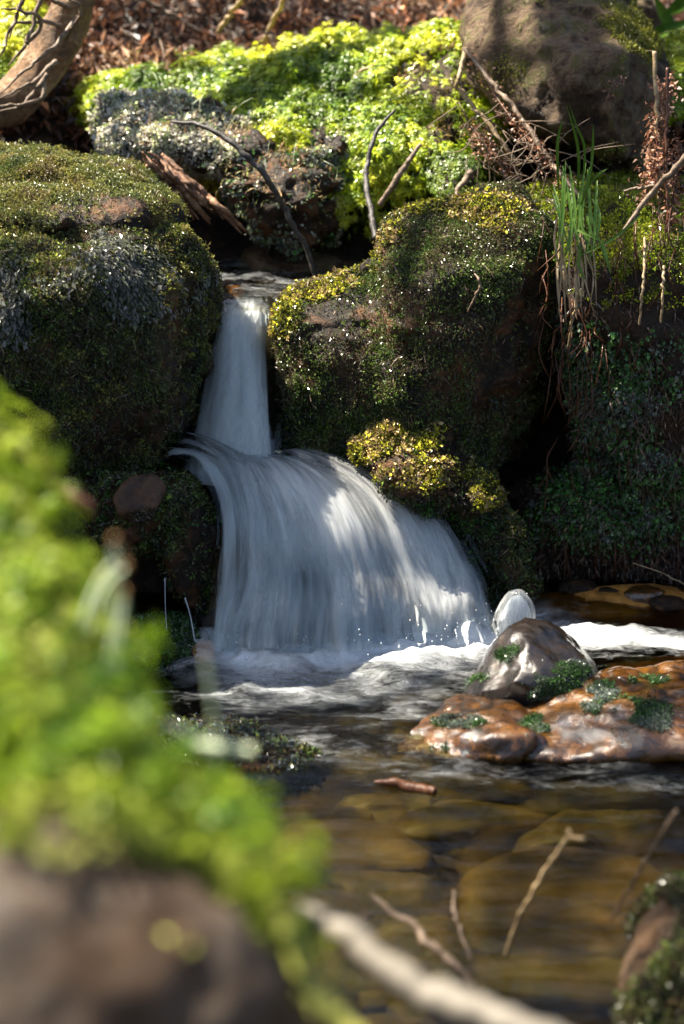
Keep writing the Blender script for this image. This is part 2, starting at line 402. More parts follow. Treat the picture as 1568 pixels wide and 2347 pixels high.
moss(bL, [tuft(*surf(g_bL, 100000, d_bl), 3, .0032, .42, .6, .7, GREEN_DARK + GREEN_DULL[:3], .005, 20, .4),
          tuft(*surf(g_bL, 14000, up_dens(.1, .6)), 3, .0042, .5, .75, .1, GREEN_DULL + [(.2, .22, .03)], .007, 20, .3),
          tuft(*surf(g_bL, 9000, lambda c, n: ell(c, (230, 640, 260, 110), (60, 700, 90, 90)) * np.clip(.4 + 1.5 * fbm(c, 11, 40, 2), 0, 1)), 3, .0062, .55, .5, 1.3, [(.05, .05, .045), (.12, .12, .11), (.09, .1, .05), (.16, .15, .15)], .007, 20, .35)], M_WETMOSS)
# lower left rock, overhanging
bC, g_bC = rock('wet_mossy_rock', 'low dark rock with a brown cap overhanging the hollow left of the lower falls', [
    px_hull([(-100, 1080, 2.6), (-100, 1230, 2.55), (100, 1075, 2.56), (230, 1068, 2.58), (360, 1070, 2.6), (430, 1105, 2.60), (480, 1190, 2.58), (475, 1270, 2.57),
             (300, 1230, 2.44), (180, 1240, 2.46), (300, 1120, 2.44), (420, 1150, 2.46), (100, 1200, 2.46), (400, 1080, 2.75), (100, 1090, 2.75), (480, 1250, 2.7)]),
    px_hull([(350, 1200, 2.45), (490, 1200, 2.54), (475, 1400, 2.54), (445, 1420, 2.52), (400, 1310, 2.5), (360, 1280, 2.5), (470, 1300, 2.62)])],
    M_DARK, 'rock', voxel=.006, smooth=3, disp=((7, .012), (25, .005), (70, .0015)), seed=5)
def d_bc(c, n): return np.clip(.7 + 1.2 * fbm(c, 12, 4, 3), .02, 1)
moss(bC, [tuft(*surf(g_bC, 26000, d_bc), 3, .0042, .5, .8, .5, GREEN_DARK + [(.03, .1, .012)], .006, 25, .4)], M_WETMOSS)
V, F = rock_geo([px_hull([(255, 1145, 2.41), (295, 1095, 2.43), (350, 1083, 2.44), (382, 1112, 2.43), (355, 1165, 2.40), (280, 1185, 2.40), (320, 1120, 2.52), (330, 1210, 2.5)])], .004, 3, ((12, .006), (40, .004)), 77)
cap = link('stone_cap', V, F, M_WETSTONE, bC); mc = tuft(*surf((V, F), 900, lambda c, n: np.clip(.3 + 1.5 * fbm(c, 16, 4, 2), 0, 1)), 3, .0038, .5, .8, .5, GREEN_DARK, .004, 25, .4)
mq = link('moss', *mc[:2], M_WETMOSS, cap, smooth=False, cols=mc[2]); mq['kind'] = 'stuff'
# stone in hollow
bD, g_bD = rock('mossy_stone', 'small green mossy stone at the waterline in the hollow under the overhanging rock', [
    px_hull([(215, 1440, 2.5), (260, 1415, 2.52), (340, 1410, 2.54), (430, 1420, 2.54), (455, 1480, 2.5), (400, 1530, 2.44), (300, 1545, 2.42), (230, 1520, 2.42), (350, 1600, 2.5), (300, 1440, 2.6)])],
    M_DARK, 'stone', voxel=.006, smooth=3, disp=((10, .012), (40, .003)), seed=6)
moss(bD, [tuft(*surf(g_bD, 9000, lambda c, n: sstep(-.1, .3, n[:, 2]) + .3), 3, .0045, .55, .8, .2, LIVER + [(.08, .14, .02)], .008, 25, .35)], M_WETMOSS)
# right boulder
bE, g_bE = rock('mossy_boulder', 'large dark mossy boulder right of the upper chute, rounded top below the brown rock', [
    px_hull([(628, 722, 2.74), (640, 682, 2.79), (730, 625, 2.8), (850, 578, 2.82), (900, 700, 2.72), (700, 740, 2.69), (632, 1000, 2.72), (640, 1120, 2.7), (900, 1120, 2.66), (800, 900, 2.66),
             (640, 850, 2.71), (700, 700, 2.95), (660, 1100, 2.95)]),
    px_hull([(845, 590, 2.78), (856, 525, 2.78), (880, 484, 2.79), (940, 458, 2.81), (1080, 440, 2.84), (1190, 436, 2.86), (1250, 530, 2.8), (1285, 620, 2.82), (1240, 720, 2.78), (1160, 870, 2.76),
             (1100, 980, 2.74), (1090, 1060, 2.74), (870, 1100, 2.66), (880, 700, 2.68), (1000, 620, 2.68), (1150, 640, 2.7), (1050, 800, 2.67), (900, 560, 3.05), (1200, 500, 3.1), (1000, 1000, 3.0),
             (1300, 700, 3.05), (1200, 1000, 3.05)])], M_DARK, 'boulder', smooth=5, seed=9, disp=((4, .02), (11, -.012), (26, .006), (60, .002)))
def d_be(c, n): return np.clip(1.0 + 1.1 * fbm(c, 8, 28, 3), .15, 1) * (1 - .95 * np.clip(ell(c, (1200, 850, 90, 250), (1230, 690, 60, 120), (760, 735, 60, 28), (1110, 900, 30, 160)) * (1 + .8 * fbm(c, 16, 12, 2)), 0, 1))
def d_sun_rim(c, n): return ell(c, (650, 710, 45, 70), (720, 650, 80, 45), (800, 615, 80, 50), (850, 580, 35, 60), (885, 510, 40, 60), (960, 480, 70, 22), (1100, 480, 120, 40), (1130, 510, 50, 30)) * np.clip(.7 + 1.2 * fbm(c, 15, 5, 2), 0, 1)  # brighter moss colour set along the sun-caught rim
moss(bE, [tuft(*surf(g_bE, 110000, d_be), 3, .0031, .48, .7, .6, GREEN_DARK + [(.05, .075, .02)], .005, 20, .4),
          tuft(*surf(g_bE, 9000, d_sun_rim), 3, .0042, .7, .8, 0, GOLD_SUNLIT, .005, 40, .5)], M_WETMOSS)
# sunlit mound
bF, g_bF = rock('mossy_rock', 'golden sunlit mossy rock standing between the lower falls and the dark hollow on the right', [
    px_hull([(808, 1040, 2.66), (845, 985, 2.68), (900, 960, 2.68), (960, 938, 2.69), (1045, 968, 2.7), (1070, 1010, 2.72), (1000, 1035, 2.62), (870, 1045, 2.62), (1050, 1060, 2.85), (850, 1080, 2.9)]),
    px_hull([(845, 1065, 2.62), (930, 1035, 2.61), (1060, 1020, 2.67), (1115, 1075, 2.67), (1160, 1125, 2.66), (1140, 1165, 2.61), (1000, 1130, 2.57), (870, 1105, 2.59), (960, 1180, 2.6), (1100, 1200, 2.7), (900, 1150, 2.9), (1100, 1100, 2.9)]),
    px_hull([(960, 1130, 2.64), (1140, 1130, 2.68), (1200, 1210, 2.68), (1240, 1330, 2.68), (1220, 1380, 2.64), (1100, 1400, 2.66), (1040, 1250, 2.63), (1120, 1220, 2.62), (1180, 1320, 2.62), (1150, 1420, 2.8), (1050, 1200, 2.8)])],
    M_DARK, 'rock', voxel=.006, smooth=4, seed=12, disp=((7, .014), (14, -.016), (30, .007), (55, .003)))
moss(bF, [tuft(*surf(g_bF, 12000, lambda c, n: ell(c, (930, 1000, 110, 48), (1000, 1088, 150, 38), (1110, 1130, 50, 34), (1185, 1200, 30, 45), (840, 1030, 45, 35)) * np.clip(.55 + 1.3 * fbm(c, 14, 5, 2), .03, 1)), 3, .004, .75, .85, 0, GOLD_SUNLIT, .005, 45, .55),
          tuft(*surf(g_bF, 22000, lambda c, n: np.clip(.5 + fbm(c, 9, 3, 3), .05, 1)), 3, .004, .5, .8, .4, GREEN_DARK + LIVER[:3], .005, 25, .4)], M_WETMOSS)
# ledge under falls
bW, g_bW = rock('ledge_rock', 'dark wet ledge of rock behind and under the falling water', [
    px_hull([(420, 1115, 2.68), (640, 1130, 2.70), (760, 1130, 2.70), (960, 1215, 2.67), (1010, 1270, 2.66), (1070, 1440, 2.66), (530, 1480, 2.57), (800, 1500, 2.57), (550, 1260, 2.60), (800, 1260, 2.64),
             (400, 1200, 2.8), (1000, 1200, 2.9), (1000, 1600, 2.7), (520, 1600, 2.6), (700, 1100, 2.9)]),
    px_hull([(480, 700, 2.84), (630, 702, 2.84), (630, 1120, 2.74), (450, 1120, 2.74), (480, 720, 3.1), (630, 720, 3.1), (640, 1100, 3.0), (440, 1100, 3.0)])],
    M_DARK, 'rock', voxel=.008, smooth=4, seed=14, disp=((8, .008),))
# right earth bank
bG, g_bG = rock('earth_bank', 'dark peaty earth bank on the right with hanging roots, moss ledge and liverwort', [
    px_hull([(1200, 470, 2.95), (1290, 470, 2.86), (1480, 480, 2.9), (1800, 470, 2.9), (1270, 560, 2.76), (1330, 620, 2.72), (1500, 600, 2.72), (1800, 620, 2.7), (1350, 900, 2.76), (1500, 950, 2.72), (1800, 1000, 2.68),
             (1300, 720, 2.86), (1330, 830, 2.9), (1420, 420, 3.1), (1230, 440, 3.1), (1800, 380, 3.3), (1350, 900, 3.1), (1800, 1000, 3.1)]),
    px_hull([(1345, 880, 2.76), (1500, 850, 2.72), (1800, 900, 2.7), (1350, 1080, 2.78), (1480, 1100, 2.74), (1800, 1150, 2.74), (1400, 950, 3.1), (1400, 1100, 3.1), (1800, 1100, 3.2)]),
    px_hull([(1170, 1120, 2.86), (1340, 1090, 2.8), (1800, 1100, 2.78), (1200, 1180, 2.78), (1230, 1330, 2.8), (1400, 1360, 2.78), (1800, 1370, 2.78), (1300, 1160, 2.74), (1400, 1250, 2.8), (1170, 1200, 3.1), (1800, 1200, 3.2), (1300, 1500, 3.0), (1800, 1500, 2.9)])],
    M_SOIL, 'bank', voxel=.008, smooth=4, seed=21, disp=((5, .02), (18, .010), (55, .004)))
def d_liv(c, n):
    return (np.clip(.6 + 1.4 * fbm(c, 8, 9, 3), 0, 1)) * sstep(.42, .30, c[:, 2]) * sstep(.04, .09, c[:, 2])
def d_ledge(c, n): return sstep(.15, .5, n[:, 2]) * (c[:, 2] > .42)
def d_deb(c, n): return np.clip(.6 + fbm(c, 8, 29, 3), .1, 1)
moss(bG, [tuft(*surf(g_bG, 15000, d_liv), 4, .0052, .8, .8, .9, LIVER, .008, 25, .35, .1),
          tuft(*surf(g_bG, 16000, d_ledge), 4, .0045, .4, .7, 0, [(.06, .1, .008), (.17, .22, .012), (.25, .27, .02), (.12, .1, .04)], .010, 12, .25)], M_WETMOSS)
o = moss(bG, [tuft(*surf(g_bG, 26000, d_deb), 2, .012, .13, .8, 1.4, [(.02, .012, .008), (.06, .04, .028), (.1, .06, .04), (.04, .03, .03)], .006, 25, .5)], M_WETMOSS, 'root_fibres')
# upper right rock
bH, g_bH = rock('brown_rock', 'huge bare angular brown rock at the upper right with sun patches', [px_hull([
    (1062, 112, 3.1), (1110, 40, 3.15), (1170, -60, 3.2), (1300, -140, 3.3), (1430, -60, 3.25), (1470, 60, 3.15), (1520, 130, 3.12), (1505, 300, 3.02), (1485, 395, 2.98), (1400, 370, 2.95), (1290, 300, 2.96), (1200, 262, 3.0), (1105, 190, 3.05), (1250, 100, 3.0),
    (1420, 130, 3.0), (1400, 270, 2.93), (1100, 200, 3.5), (1450, 350, 3.5), (1500, 0, 3.7), (1150, 0, 3.7)])], M_SAND, 'rock', voxel=.008, smooth=3, seed=31, disp=((3.5, .035), (8, .018), (20, .007), (45, .005), (90, .003)))
def d_h(c, n): return np.clip(1.8 * (fbm(c, 9, 77, 3) - .15), 0, 1) * (.3 + sstep(-.1, .5, n[:, 0]))
moss(bH, [tuft(*surf(g_bH, 14000, d_h), 2, .004, .45, .8, 0, [(.1, .1, .015), (.2, .2, .02)], .004, 12, .3)])
# moss bank
g_bI = rock_geo([px_hull([
    (150, 210, 3.5), (300, 170, 3.62), (600, 190, 3.62), (900, 180, 3.6), (1040, 120, 3.5), (1130, 100, 3.4), (250, 250, 3.25), (450, 300, 3.18), (800, 330, 3.12), (1000, 320, 3.1), (1060, 300, 3.15), (780, 430, 3.1),
    (800, 500, 3.12), (1000, 420, 3.08), (1060, 400, 3.12), (950, 470, 3.1), (1060, 250, 3.2), (1050, 450, 3.6), (300, 400, 3.7), (500, 200, 3.4), (800, 205, 3.38), (1000, 200, 3.26), (150, 300, 3.6)])],
    .010, 4, ((3, .03), (8, .022), (20, -.018), (40, .008)), 41)
bI = link('moss_bank', *g_bI, M_SOIL); tag(bI, 'bank of brilliant yellow green moss behind the grey crusted rock', 'moss bank')
pI, nI = surf(g_bI, 24000, lambda c, n: sstep(-.5, .1, n[:, 2]) * np.clip(.6 + 1.9 * fbm(c, 7, 3, 2), .02, 1))
moss(bI, [star_moss(pI + nI * (rng.uniform(0, .012, len(pI)) + .03 * np.abs(fbm(pI, 12, 6, 2)))[:, None], nI, .0088,GREEN_BRIGHT, 9, 9, .22), tuft(*surf(g_bI, 9000), 3, .010, .3, .7, .2, GREEN_BRIGHT[:2] + [(.12, .1, .03), (.16, .08, .03)], .004)])
# grey rock with lichen; its sunlit left end is paled in the leaf colours
bJ, g_bJ = rock('crusted_rock', 'sunlit rock crusted with grey lichen and liverwort below the yellow green moss', [
    px_hull([(215, 290, 3.16), (235, 218, 3.22), (320, 215, 3.24), (480, 268, 3.24), (700, 290, 3.2), (790, 340, 3.14), (770, 420, 3.05), (600, 400, 3.02), (400, 350, 3.04), (260, 350, 3.08), (320, 300, 3.06), (500, 330, 3.05), (300, 400, 3.4), (700, 440, 3.4)]),
    px_hull([(420, 340, 3.1), (760, 400, 3.06), (790, 430, 3.1), (770, 520, 3.1), (700, 555, 3.03), (620, 530, 3.0), (520, 440, 3.01), (600, 400, 2.99), (700, 470, 2.99), (700, 500, 3.3), (500, 400, 3.3)])],
    M_DARK, 'rock', voxel=.007, smooth=3, seed=44, disp=((5, .03), (13, -.035), (30, .010), (60, .003)))
moss(bJ, [tuft(*surf(g_bJ, 15000, lambda c, n: np.clip(.5 + 1.4 * fbm(c, 9, 2, 3), .04, 1) * (proj(c)[0] + .6 * (proj(c)[1] - 300) < 560 + 160 * fbm(c, 9, 4, 2))), 3, .0048, .8, 1.4, .1, GREY_SUNLIT, .002, 40, .4, .05), tuft(*surf(g_bJ, 11000, lambda c, n: np.clip(.4 + 1.6 * fbm(c, 9, 12, 3), .02, 1) * (.06 + .94 * (proj(c)[0] + .6 * (proj(c)[1] - 300) > 500 + 160 * fbm(c, 9, 4, 2)))), 3, .0045, .8, .9, .5, LIVER[1:] + [(.15, .16, .13), (.12, .18, .04), (.3, .28, .22)], .003, 40, .4, .1),
          tuft(*surf(g_bJ, 1200, lambda c, n: sstep(.3, .7, n[:, 2])), 3, .010, .16, .7, .2, [(.25, .15, .07), (.3, .22, .12), (.2, .24, .05)], .006, 14, .3)], M_WETMOSS)
# back stones
bK, g_bK = rock('wet_stone', 'dark angular stone in the shade behind the head of the falls, its left face sunlit', [
    px_hull([(545, 640, 3.12), (560, 570, 3.14), (620, 545, 3.2), (800, 560, 3.2), (840, 620, 3.1), (800, 675, 3.02), (570, 668, 3.02), (590, 600, 3.03), (760, 600, 3.05), (700, 700, 3.3), (600, 600, 3.4)])], M_SAND, 'stone', smooth=2, seed=51, disp=((9, .006), (30, .003)))
bK2, _ = rock('pebble', 'small round wet pebble at the head of the falls, left side', [
    px_hull([(488, 672, 2.88), (505, 655, 2.9), (550, 655, 2.92), (568, 668, 2.9), (560, 690, 2.85), (500, 692, 2.84), (520, 660, 3.0), (530, 700, 2.95)])], M_ORANGE, 'pebble', voxel=.004, smooth=2, seed=52, disp=((30, .003),))
# wet rocks in the pool
def zh(rows): return [Pz(*r) for r in rows]
bN, g_bN = rock('wet_ochre_rock', 'pointed dark glossy wet rock rising from the pool before the splash', [
    zh([(1045, 1605, .0), (1080, 1560, .012), (1120, 1500, .045), (1160, 1430, .082), (1200, 1408, .09), (1245, 1418, .085), (1290, 1455, .068), (1345, 1515, .045), (1375, 1560, .025), (1210, 1470, .082),
        (1110, 1640, -.01), (1250, 1610, .02), (1360, 1600, .02), (1180, 1560, .05), (1290, 1540, .052), (1100, 1560, -.03), (1350, 1500, -.03), (1200, 1480, -.03), (1060, 1640, -.03), (1350, 1640, -.03)])],
    M_SLATE, 'rock', voxel=.004, smooth=1, seed=61, disp=((10, .007), (26, .003), (60, .0015)))
bO, g_bO = rock('wet_ochre_rock', 'flat rippled wet orange rock spreading over the pool at the right edge', [
    zh([(900, 1725, -.008), (960, 1655, .0), (1040, 1600, .012), (1180, 1590, .022), (1150, 1640, .022), (1060, 1690, .014), (1150, 1740, .004), (1000, 1745, -.006), (1250, 1700, .016), (1000, 1700, -.05), (1200, 1740, -.05), (1200, 1600, -.05)]),
    zh([(1200, 1600, .015), (1260, 1560, .022), (1400, 1535, .024), (1500, 1530, .025), (1800, 1530, .028), (1250, 1640, .022), (1400, 1610, .028), (1520, 1620, .031), (1800, 1630, .03), (1150, 1730, .0), (1300, 1745, .002), (1400, 1720, .012), (1600, 1710, .012), (1800, 1720, .012),
        (1300, 1760, -.05), (1800, 1760, -.05), (1200, 1600, -.05), (1800, 1500, -.05)]),
    zh([(1040, 1700, .012), (1100, 1665, .028), (1180, 1660, .03), (1230, 1690, .024), (1190, 1740, .002), (1060, 1735, .0), (1130, 1690, .03), (1130, 1760, -.04), (1130, 1650, -.04)])],
    M_ORANGE, 'rock', voxel=.004, smooth=3, seed=64, disp=((6, .007), (14, .009), (34, .003), (80, .001)))
def d_patch(s, seed, t):
    return lambda c, n: (fbm(c, s, seed, 2) > t) * sstep(.005, .02, c[:, 2]) + 0.0
moss(bN, [tuft(*surf(g_bN, 7000, lambda c, n: ell(c, (1200, 1575, 170, 26), (1310, 1535, 50, 22), (1110, 1575, 40, 30), (1190, 1500, 60, 20), (1240, 1480, 30, 40)) * (fbm(c, 30, 5, 3) > .05)), 2, .0026, .5, .9, 0, LIVER + [(.1, .13, .11)], .002, 25, .3)], M_WETMOSS)
moss(bO, [tuft(*surf(g_bO, 13000, lambda c, n: ell(c, (1430, 1640, 130, 45), (1050, 1655, 70, 16), (1250, 1660, 60, 24), (1380, 1590, 40, 30), (1480, 1560, 60, 10), (1010, 1725, 30, 22), (1540, 1660, 50, 25)) * (fbm(c, 30, 5, 3) > .05)), 2, .0028, .5, .9, 0, LIVER + [(.12, .15, .13)], .002, 25, .3)], M_WETMOSS)
# mossy stick at waterline
bS, g_bS = rock('sunken_branch', 'rotten dark branch with wet moss lying at the waterline behind the pale stem', [
    px_hull([(350, 1650, 2.25), (480, 1665, 2.25), (600, 1690, 2.22), (720, 1740, 2.16), (735, 1755, 2.14), (640, 1775, 2.1), (500, 1780, 2.08), (350, 1720, 2.12), (500, 1700, 2.15), (600, 1820, 2.16), (400, 1800, 2.2)])],
    M_DARK, 'branch', voxel=.005, smooth=2, seed=70, disp=((12, .010), (40, .004)))
moss(bS, [tuft(*surf(g_bS, 7000, lambda c, n: np.clip(1.1 - .6 * n[:, 2] + fbm(c, 9, 6, 2), 0, 1)), 3, .0065, .4, .6, .8, GREEN_DARK + [(.06, .08, .1), (.1, .14, .06)], .006, 25, .3)], M_WETMOSS)
# bottom right rock
bR, g_bR = rock('mossy_rock', 'dark wet mossy rock at the bottom right corner of the pool', [
    px_hull([(1470, 2060, 1.68), (1520, 2010, 1.7), (1600, 1990, 1.72), (1750, 2000, 1.75), (1440, 2150, 1.64), (1400, 2300, 1.56), (1420, 2420, 1.5), (1750, 2420, 1.45), (1550, 2200, 1.5), (1750, 2200, 1.5), (1600, 2400, 1.8), (1600, 2100, 1.9)])],
    M_GREY, 'rock', voxel=.006, smooth=3, seed=73, disp=((9, .010), (30, .005)))
moss(bR, [tuft(*surf(g_bR, 7000, d_patch(12, 8, -.1)), 3, .005, .5, .8, .2, GREEN_DARK + GREEN_DULL[:2], .005, 25, .35)], M_WETMOSS)

# fallen needles and twig bits lying on the moss
for par, geo, n in ((slab, g_slab, 420), (bL, g_bL, 700), (bE, g_bE, 700), (bF, g_bF, 160), (bG, g_bG, 700), (bJ, g_bJ, 300), (bH, g_bH, 160), (bC, g_bC, 120)):
    pp, nn_ = surf(geo, n); d_ = unit(np.cross(nn_, rng.normal(0, 1, (n, 3))) + nn_ * rng.normal(.1, .2, (n, 1)) + np.array([0, 0, -.35]))
    l_ = rng.uniform(.008, .026, n)
    o = link('needles', *leaf_quads(pp + nn_ * .007, d_, nn_, l_, rng.uniform(.0009, .0018, n), palette(pp, [(.12, .045, .015), (.3, .14, .05), (.38, .26, .14)], 30))[:2], M_TWIG, par, smooth=False); o['kind'] = 'stuff'
# moss cushions
def cushion_thing(label, rows, n, size, cols, seed):
    g_ = rock_geo([px_hull(rows)], .008, 3, ((8, .02), (22, .01)), seed); o_ = link('moss_cushion', *g_, M_SOIL); tag(o_, label, 'moss cushion')
    a_, b_ = surf(g_, n); moss(o_, [star_moss(a_, b_, size, cols, 9, 9, .22)])
cushion_thing('bright moss cushion behind the curved trunk at the upper left edge', [(-60, 60, 3.4), (40, 20, 3.45), (75, 60, 3.4), (85, 130, 3.35), (60, 200, 3.3), (-60, 220, 3.25), (0, 120, 3.3), (-60, 100, 3.8), (70, 100, 3.7)], 1500, .012, GREEN_BRIGHT, 201)
cushion_thing('dull green moss cushion in the shade under the bright bank, above the right boulder', [(985, 360, 3.1), (1040, 345, 3.08), (1090, 380, 3.02), (1100, 430, 2.98), (1060, 465, 2.96), (985, 465, 2.97), (1040, 400, 2.98), (1000, 400, 3.3), (1090, 420, 3.3)], 1500, .006, [(.05, .09, .01), (.12, .18, .015), (.18, .22, .02)], 202)
cushion_thing('small green moss cushion behind the brown rock at the right edge', [(1500, 150, 3.3), (1550, 110, 3.35), (1640, 120, 3.35), (1640, 220, 3.3), (1520, 260, 3.25), (1560, 180, 3.25), (1600, 200, 3.6)], 1200, .010, GREEN_BRIGHT[:3], 203)
# small turf hanging in the shade
# ================================================================== FOREGROUND
fg, g_fg = rock('foreground_rock', 'blurred brown rock topped with bright green moss filling the lower left corner', [px_hull([
    (-250, 920, 1.3), (-110, 915, 1.28), (-40, 1000, 1.22), (15, 1120, 1.16), (75, 1280, 1.09), (120, 1470, 1.02), (115, 1560, .99), (-300, 1480, 1.0), (0, 1490, .99), (-300, 1900, 1.05), (100, 1900, 1.05),
    (-300, 960, 1.6), (100, 1500, 1.4), (-100, 1900, 1.4)]), px_hull([
    (-250, 1400, 1.0), (30, 1440, .985), (80, 1530, .97), (125, 1590, .96), (200, 1690, .95), (310, 1785, .93), (375, 1860, .91), (480, 2000, .88), (600, 2150, .86), (720, 2290, .84), (800, 2460, .83),
    (-300, 1800, .80), (0, 1850, .79), (200, 1920, .78), (400, 2040, .78), (560, 2180, .78), (660, 2320, .775), (-300, 2600, .68), (300, 2700, .70), (700, 2700, .74), (250, 1900, 1.3), (780, 2700, 1.1), (-300, 3300, .9), (600, 3300, 1.0)])],
    M_GREY, 'rock', voxel=.006, smooth=3, seed=81, disp=((7, .010), (25, .005), (80, .002)))
def d_fg(c, n):
    x, y = proj(c); edge = np.interp(x, [-300, 0, 200, 400, 600, 760, 900], [1880, 1915, 1960, 2040, 2140, 2270, 2400])
    return (y < edge + 60 * fbm(c, 22, 3, 2)) * (c[:, 2] > .2) + .002
pf, nf = surf(g_fg, 3000, d_fg, -.6)
FG = [(.03, .09, .003), (.12, .20, .008), (.26, .32, .025), (.37, .39, .10)]
moss(fg, [star_moss(pf + nf * (rng.random(len(pf)) ** 3 * .035)[:, None], nf, .011, FG, 10, 16, .25, 9), tuft(*surf(g_fg, 14000, d_fg, -.6), 3, .007, .4, .8, 0, FG[1:], .012)], M_FGMOSS)

geos = []
pj, nj = surf(g_bJ, 70, lambda c, n: sstep(.0, .5, n[:, 2]))
for q in pj:
    h = random.uniform(.02, .05); geos.append(tube_geo([q, q + np.array([random.gauss(0, .004), 0, h * .6]), q + np.array([random.gauss(0, .012), random.gauss(0, .006), h])], [.0006, .0005, .0004], 3, 5))
V, F = join(geos); o = link('moss_stalks', V, F, M_SETA, bJ); o['kind'] = 'stuff'
# ================================================================== WATER
def water_mat(name):
    m, nt, N, L, b = mat(name)
    v = texco(N, L, (1, 1, 1))
    v2 = texco(N, L, (14, 42, 20)); v3 = texco(N, L, (40, 130, 40))
    h = mth(N, L, 'ADD', nz(N, L, v2, 1, 4, .55, .8), mth(N, L, 'MULTIPLY', nz(N, L, v3, 1, 3, .6, .5), .3))
    fo = N.new('ShaderNodeAttribute'); fo.attribute_name = 'foam'
    n_f = nz(N, L, texco(N, L, (60, 120, 60)), 1, 6, .75, 1.2)
    n_g = nz(N, L, texco(N, L, (12, 30, 12)), 1, 4, .6, 1.0)
    bp = N.new('ShaderNodeBump'); bp.inputs['Strength'].default_value = .55; bp.inputs['Distance'].default_value = .006; L.new(h, bp.inputs['Height'])
    tr = N.new('ShaderNodeBsdfTransparent'); tr.inputs[0].default_value = (.70, .66, .42, 1)
    rf = N.new('ShaderNodeBsdfRefraction'); rf.inputs['IOR'].default_value = 1.33; rf.inputs['Color'].default_value = (.70, .66, .42, 1); rf.inputs['Roughness'].default_value = .03; L.new(bp.outputs[0], rf.inputs['Normal'])
    tx = N.new('ShaderNodeMixShader'); tx.inputs[0].default_value = .4; L.new(tr.outputs[0], tx.inputs[1]); L.new(rf.outputs[0], tx.inputs[2])
    gl = N.new('ShaderNodeBsdfGlossy'); gl.inputs['Roughness'].default_value = .09; L.new(bp.outputs[0], gl.inputs['Normal'])
    fr = N.new('ShaderNodeFresnel'); fr.inputs['IOR'].default_value = 1.33; L.new(bp.outputs[0], fr.inputs['Normal'])
    mx = N.new('ShaderNodeMixShader'); L.new(fr.outputs[0], mx.inputs[0]); L.new(tx.outputs[0], mx.inputs[1]); L.new(gl.outputs[0], mx.inputs[2])
    # foam
    b.inputs['Base Color'].default_value = (.68, .71, .73, 1); b.inputs['Roughness'].default_value = .35
    bp2 = N.new('ShaderNodeBump'); bp2.inputs['Strength'].default_value = .5; bp2.inputs['Distance'].default_value = .004; L.new(n_f, bp2.inputs['Height']); L.new(bp2.outputs[0], b.inputs['Normal'])
    s = mth(N, L, 'ADD', fo.outputs['Fac'], mth(N, L, 'MULTIPLY', mth(N, L, 'SUBTRACT', n_f, .5), .8))
    s = mth(N, L, 'ADD', s, mth(N, L, 'MULTIPLY', mth(N, L, 'SUBTRACT', n_g, .5), .8))
    s = mth(N, L, 'MULTIPLY', s, sstep_node(N, L, fo.outputs['Fac'], 0, .12))
    sm = mth(N, L, 'MULTIPLY', sstep_node(N, L, s, .12, 1.25), .92)
    mx2 = N.new('ShaderNodeMixShader'); L.new(sm, mx2.inputs[0]); L.new(mx.outputs[0], mx2.inputs[1]); L.new(b.outputs[0], mx2.inputs[2])
    L.new(mx2.outputs[0], N['Material Output'].inputs[0])
    return m
def sstep_node(N, L, v, a, b_):
    r = N.new('ShaderNodeMapRange'); r.interpolation_type = 'SMOOTHSTEP'; r.inputs[1].default_value = a; r.inputs[2].default_value = b_
    L.new(v, r.inputs[0]); return r.outputs[0]
M_WATER = water_mat('stream_water')
wx = nonuni(-.55, .62, -1.4, 1.6, .006, 1.2); wy = nonuni(1.3, 2.85, .2, 2.96, .006, 1.2)
WX, WY = np.meshgrid(wx, wy); wx_, wy_ = WX.ravel(), WY.ravel()
wp = np.stack([wx_, wy_, wx_ * 0], 1)
# foot of the lower falls (world coordinates)
foot = np.array([Pz(480, 1478), Pz(600, 1505), Pz(800, 1490), Pz(1000, 1465), Pz(1120, 1445), Pz(1180, 1440)])
def seg_dist(p, line):
    d = np.full(len(p), 9.0)
    for a, b in zip(line[:-1], line[1:]):
        ab = (b - a)[:2]; t = np.clip(((p[:, :2] - a[:2]) @ ab) / (ab @ ab), 0, 1)
        d = np.minimum(d, np.linalg.norm(p[:, :2] - (a[:2] + t[:, None] * ab), axis=1))
    return d
dd = seg_dist(wp, foot)
right_foam = np.array([Pz(1290, 1450), Pz(1400, 1468), Pz(1600, 1480), Pz(1800, 1484)])
foam = np.exp(-(dd / .068) ** 1.4) * (1.1 + .25 * (wx_ > .0)) + .6 * np.exp(-(seg_dist(wp, right_foam) / .034) ** 2)
foam += .26 * np.exp(-(seg_dist(wp, np.array([Pz(560, 1580), Pz(900, 1600), Pz(1010, 1560)])) / .07) ** 2)
foam += .08 * np.exp(-((wp[:, 1] - 2.25) / .16) ** 2) * (wp[:, 0] > -.3) + .20 * np.exp(-(seg_dist(wp, np.array([Pz(700, 1700), Pz(900, 1760), Pz(1500, 1790)])) / .05) ** 2)
turb = np.exp(-(dd / .16) ** 2) + .4 * np.exp(-(seg_dist(wp, right_foam) / .1) ** 2)
wz = .0022 * fbm(wp * np.array([1, 2.6, 1]), 9, 3, 3) + turb * .012 * fbm(wp * np.array([1, 1.6, 1]), 16, 9, 4) + .020 * np.exp(-(dd / .032) ** 2) * (.7 + .6 * fbm(wp, 30, 21, 2))
pool = link('pool_water', np.stack([wx_, wy_, wz], 1), grid_faces(len(wx), len(wy)), M_WATER, base=np.zeros(3), attrs={'foam': foam}); tag(pool, kind='structure')
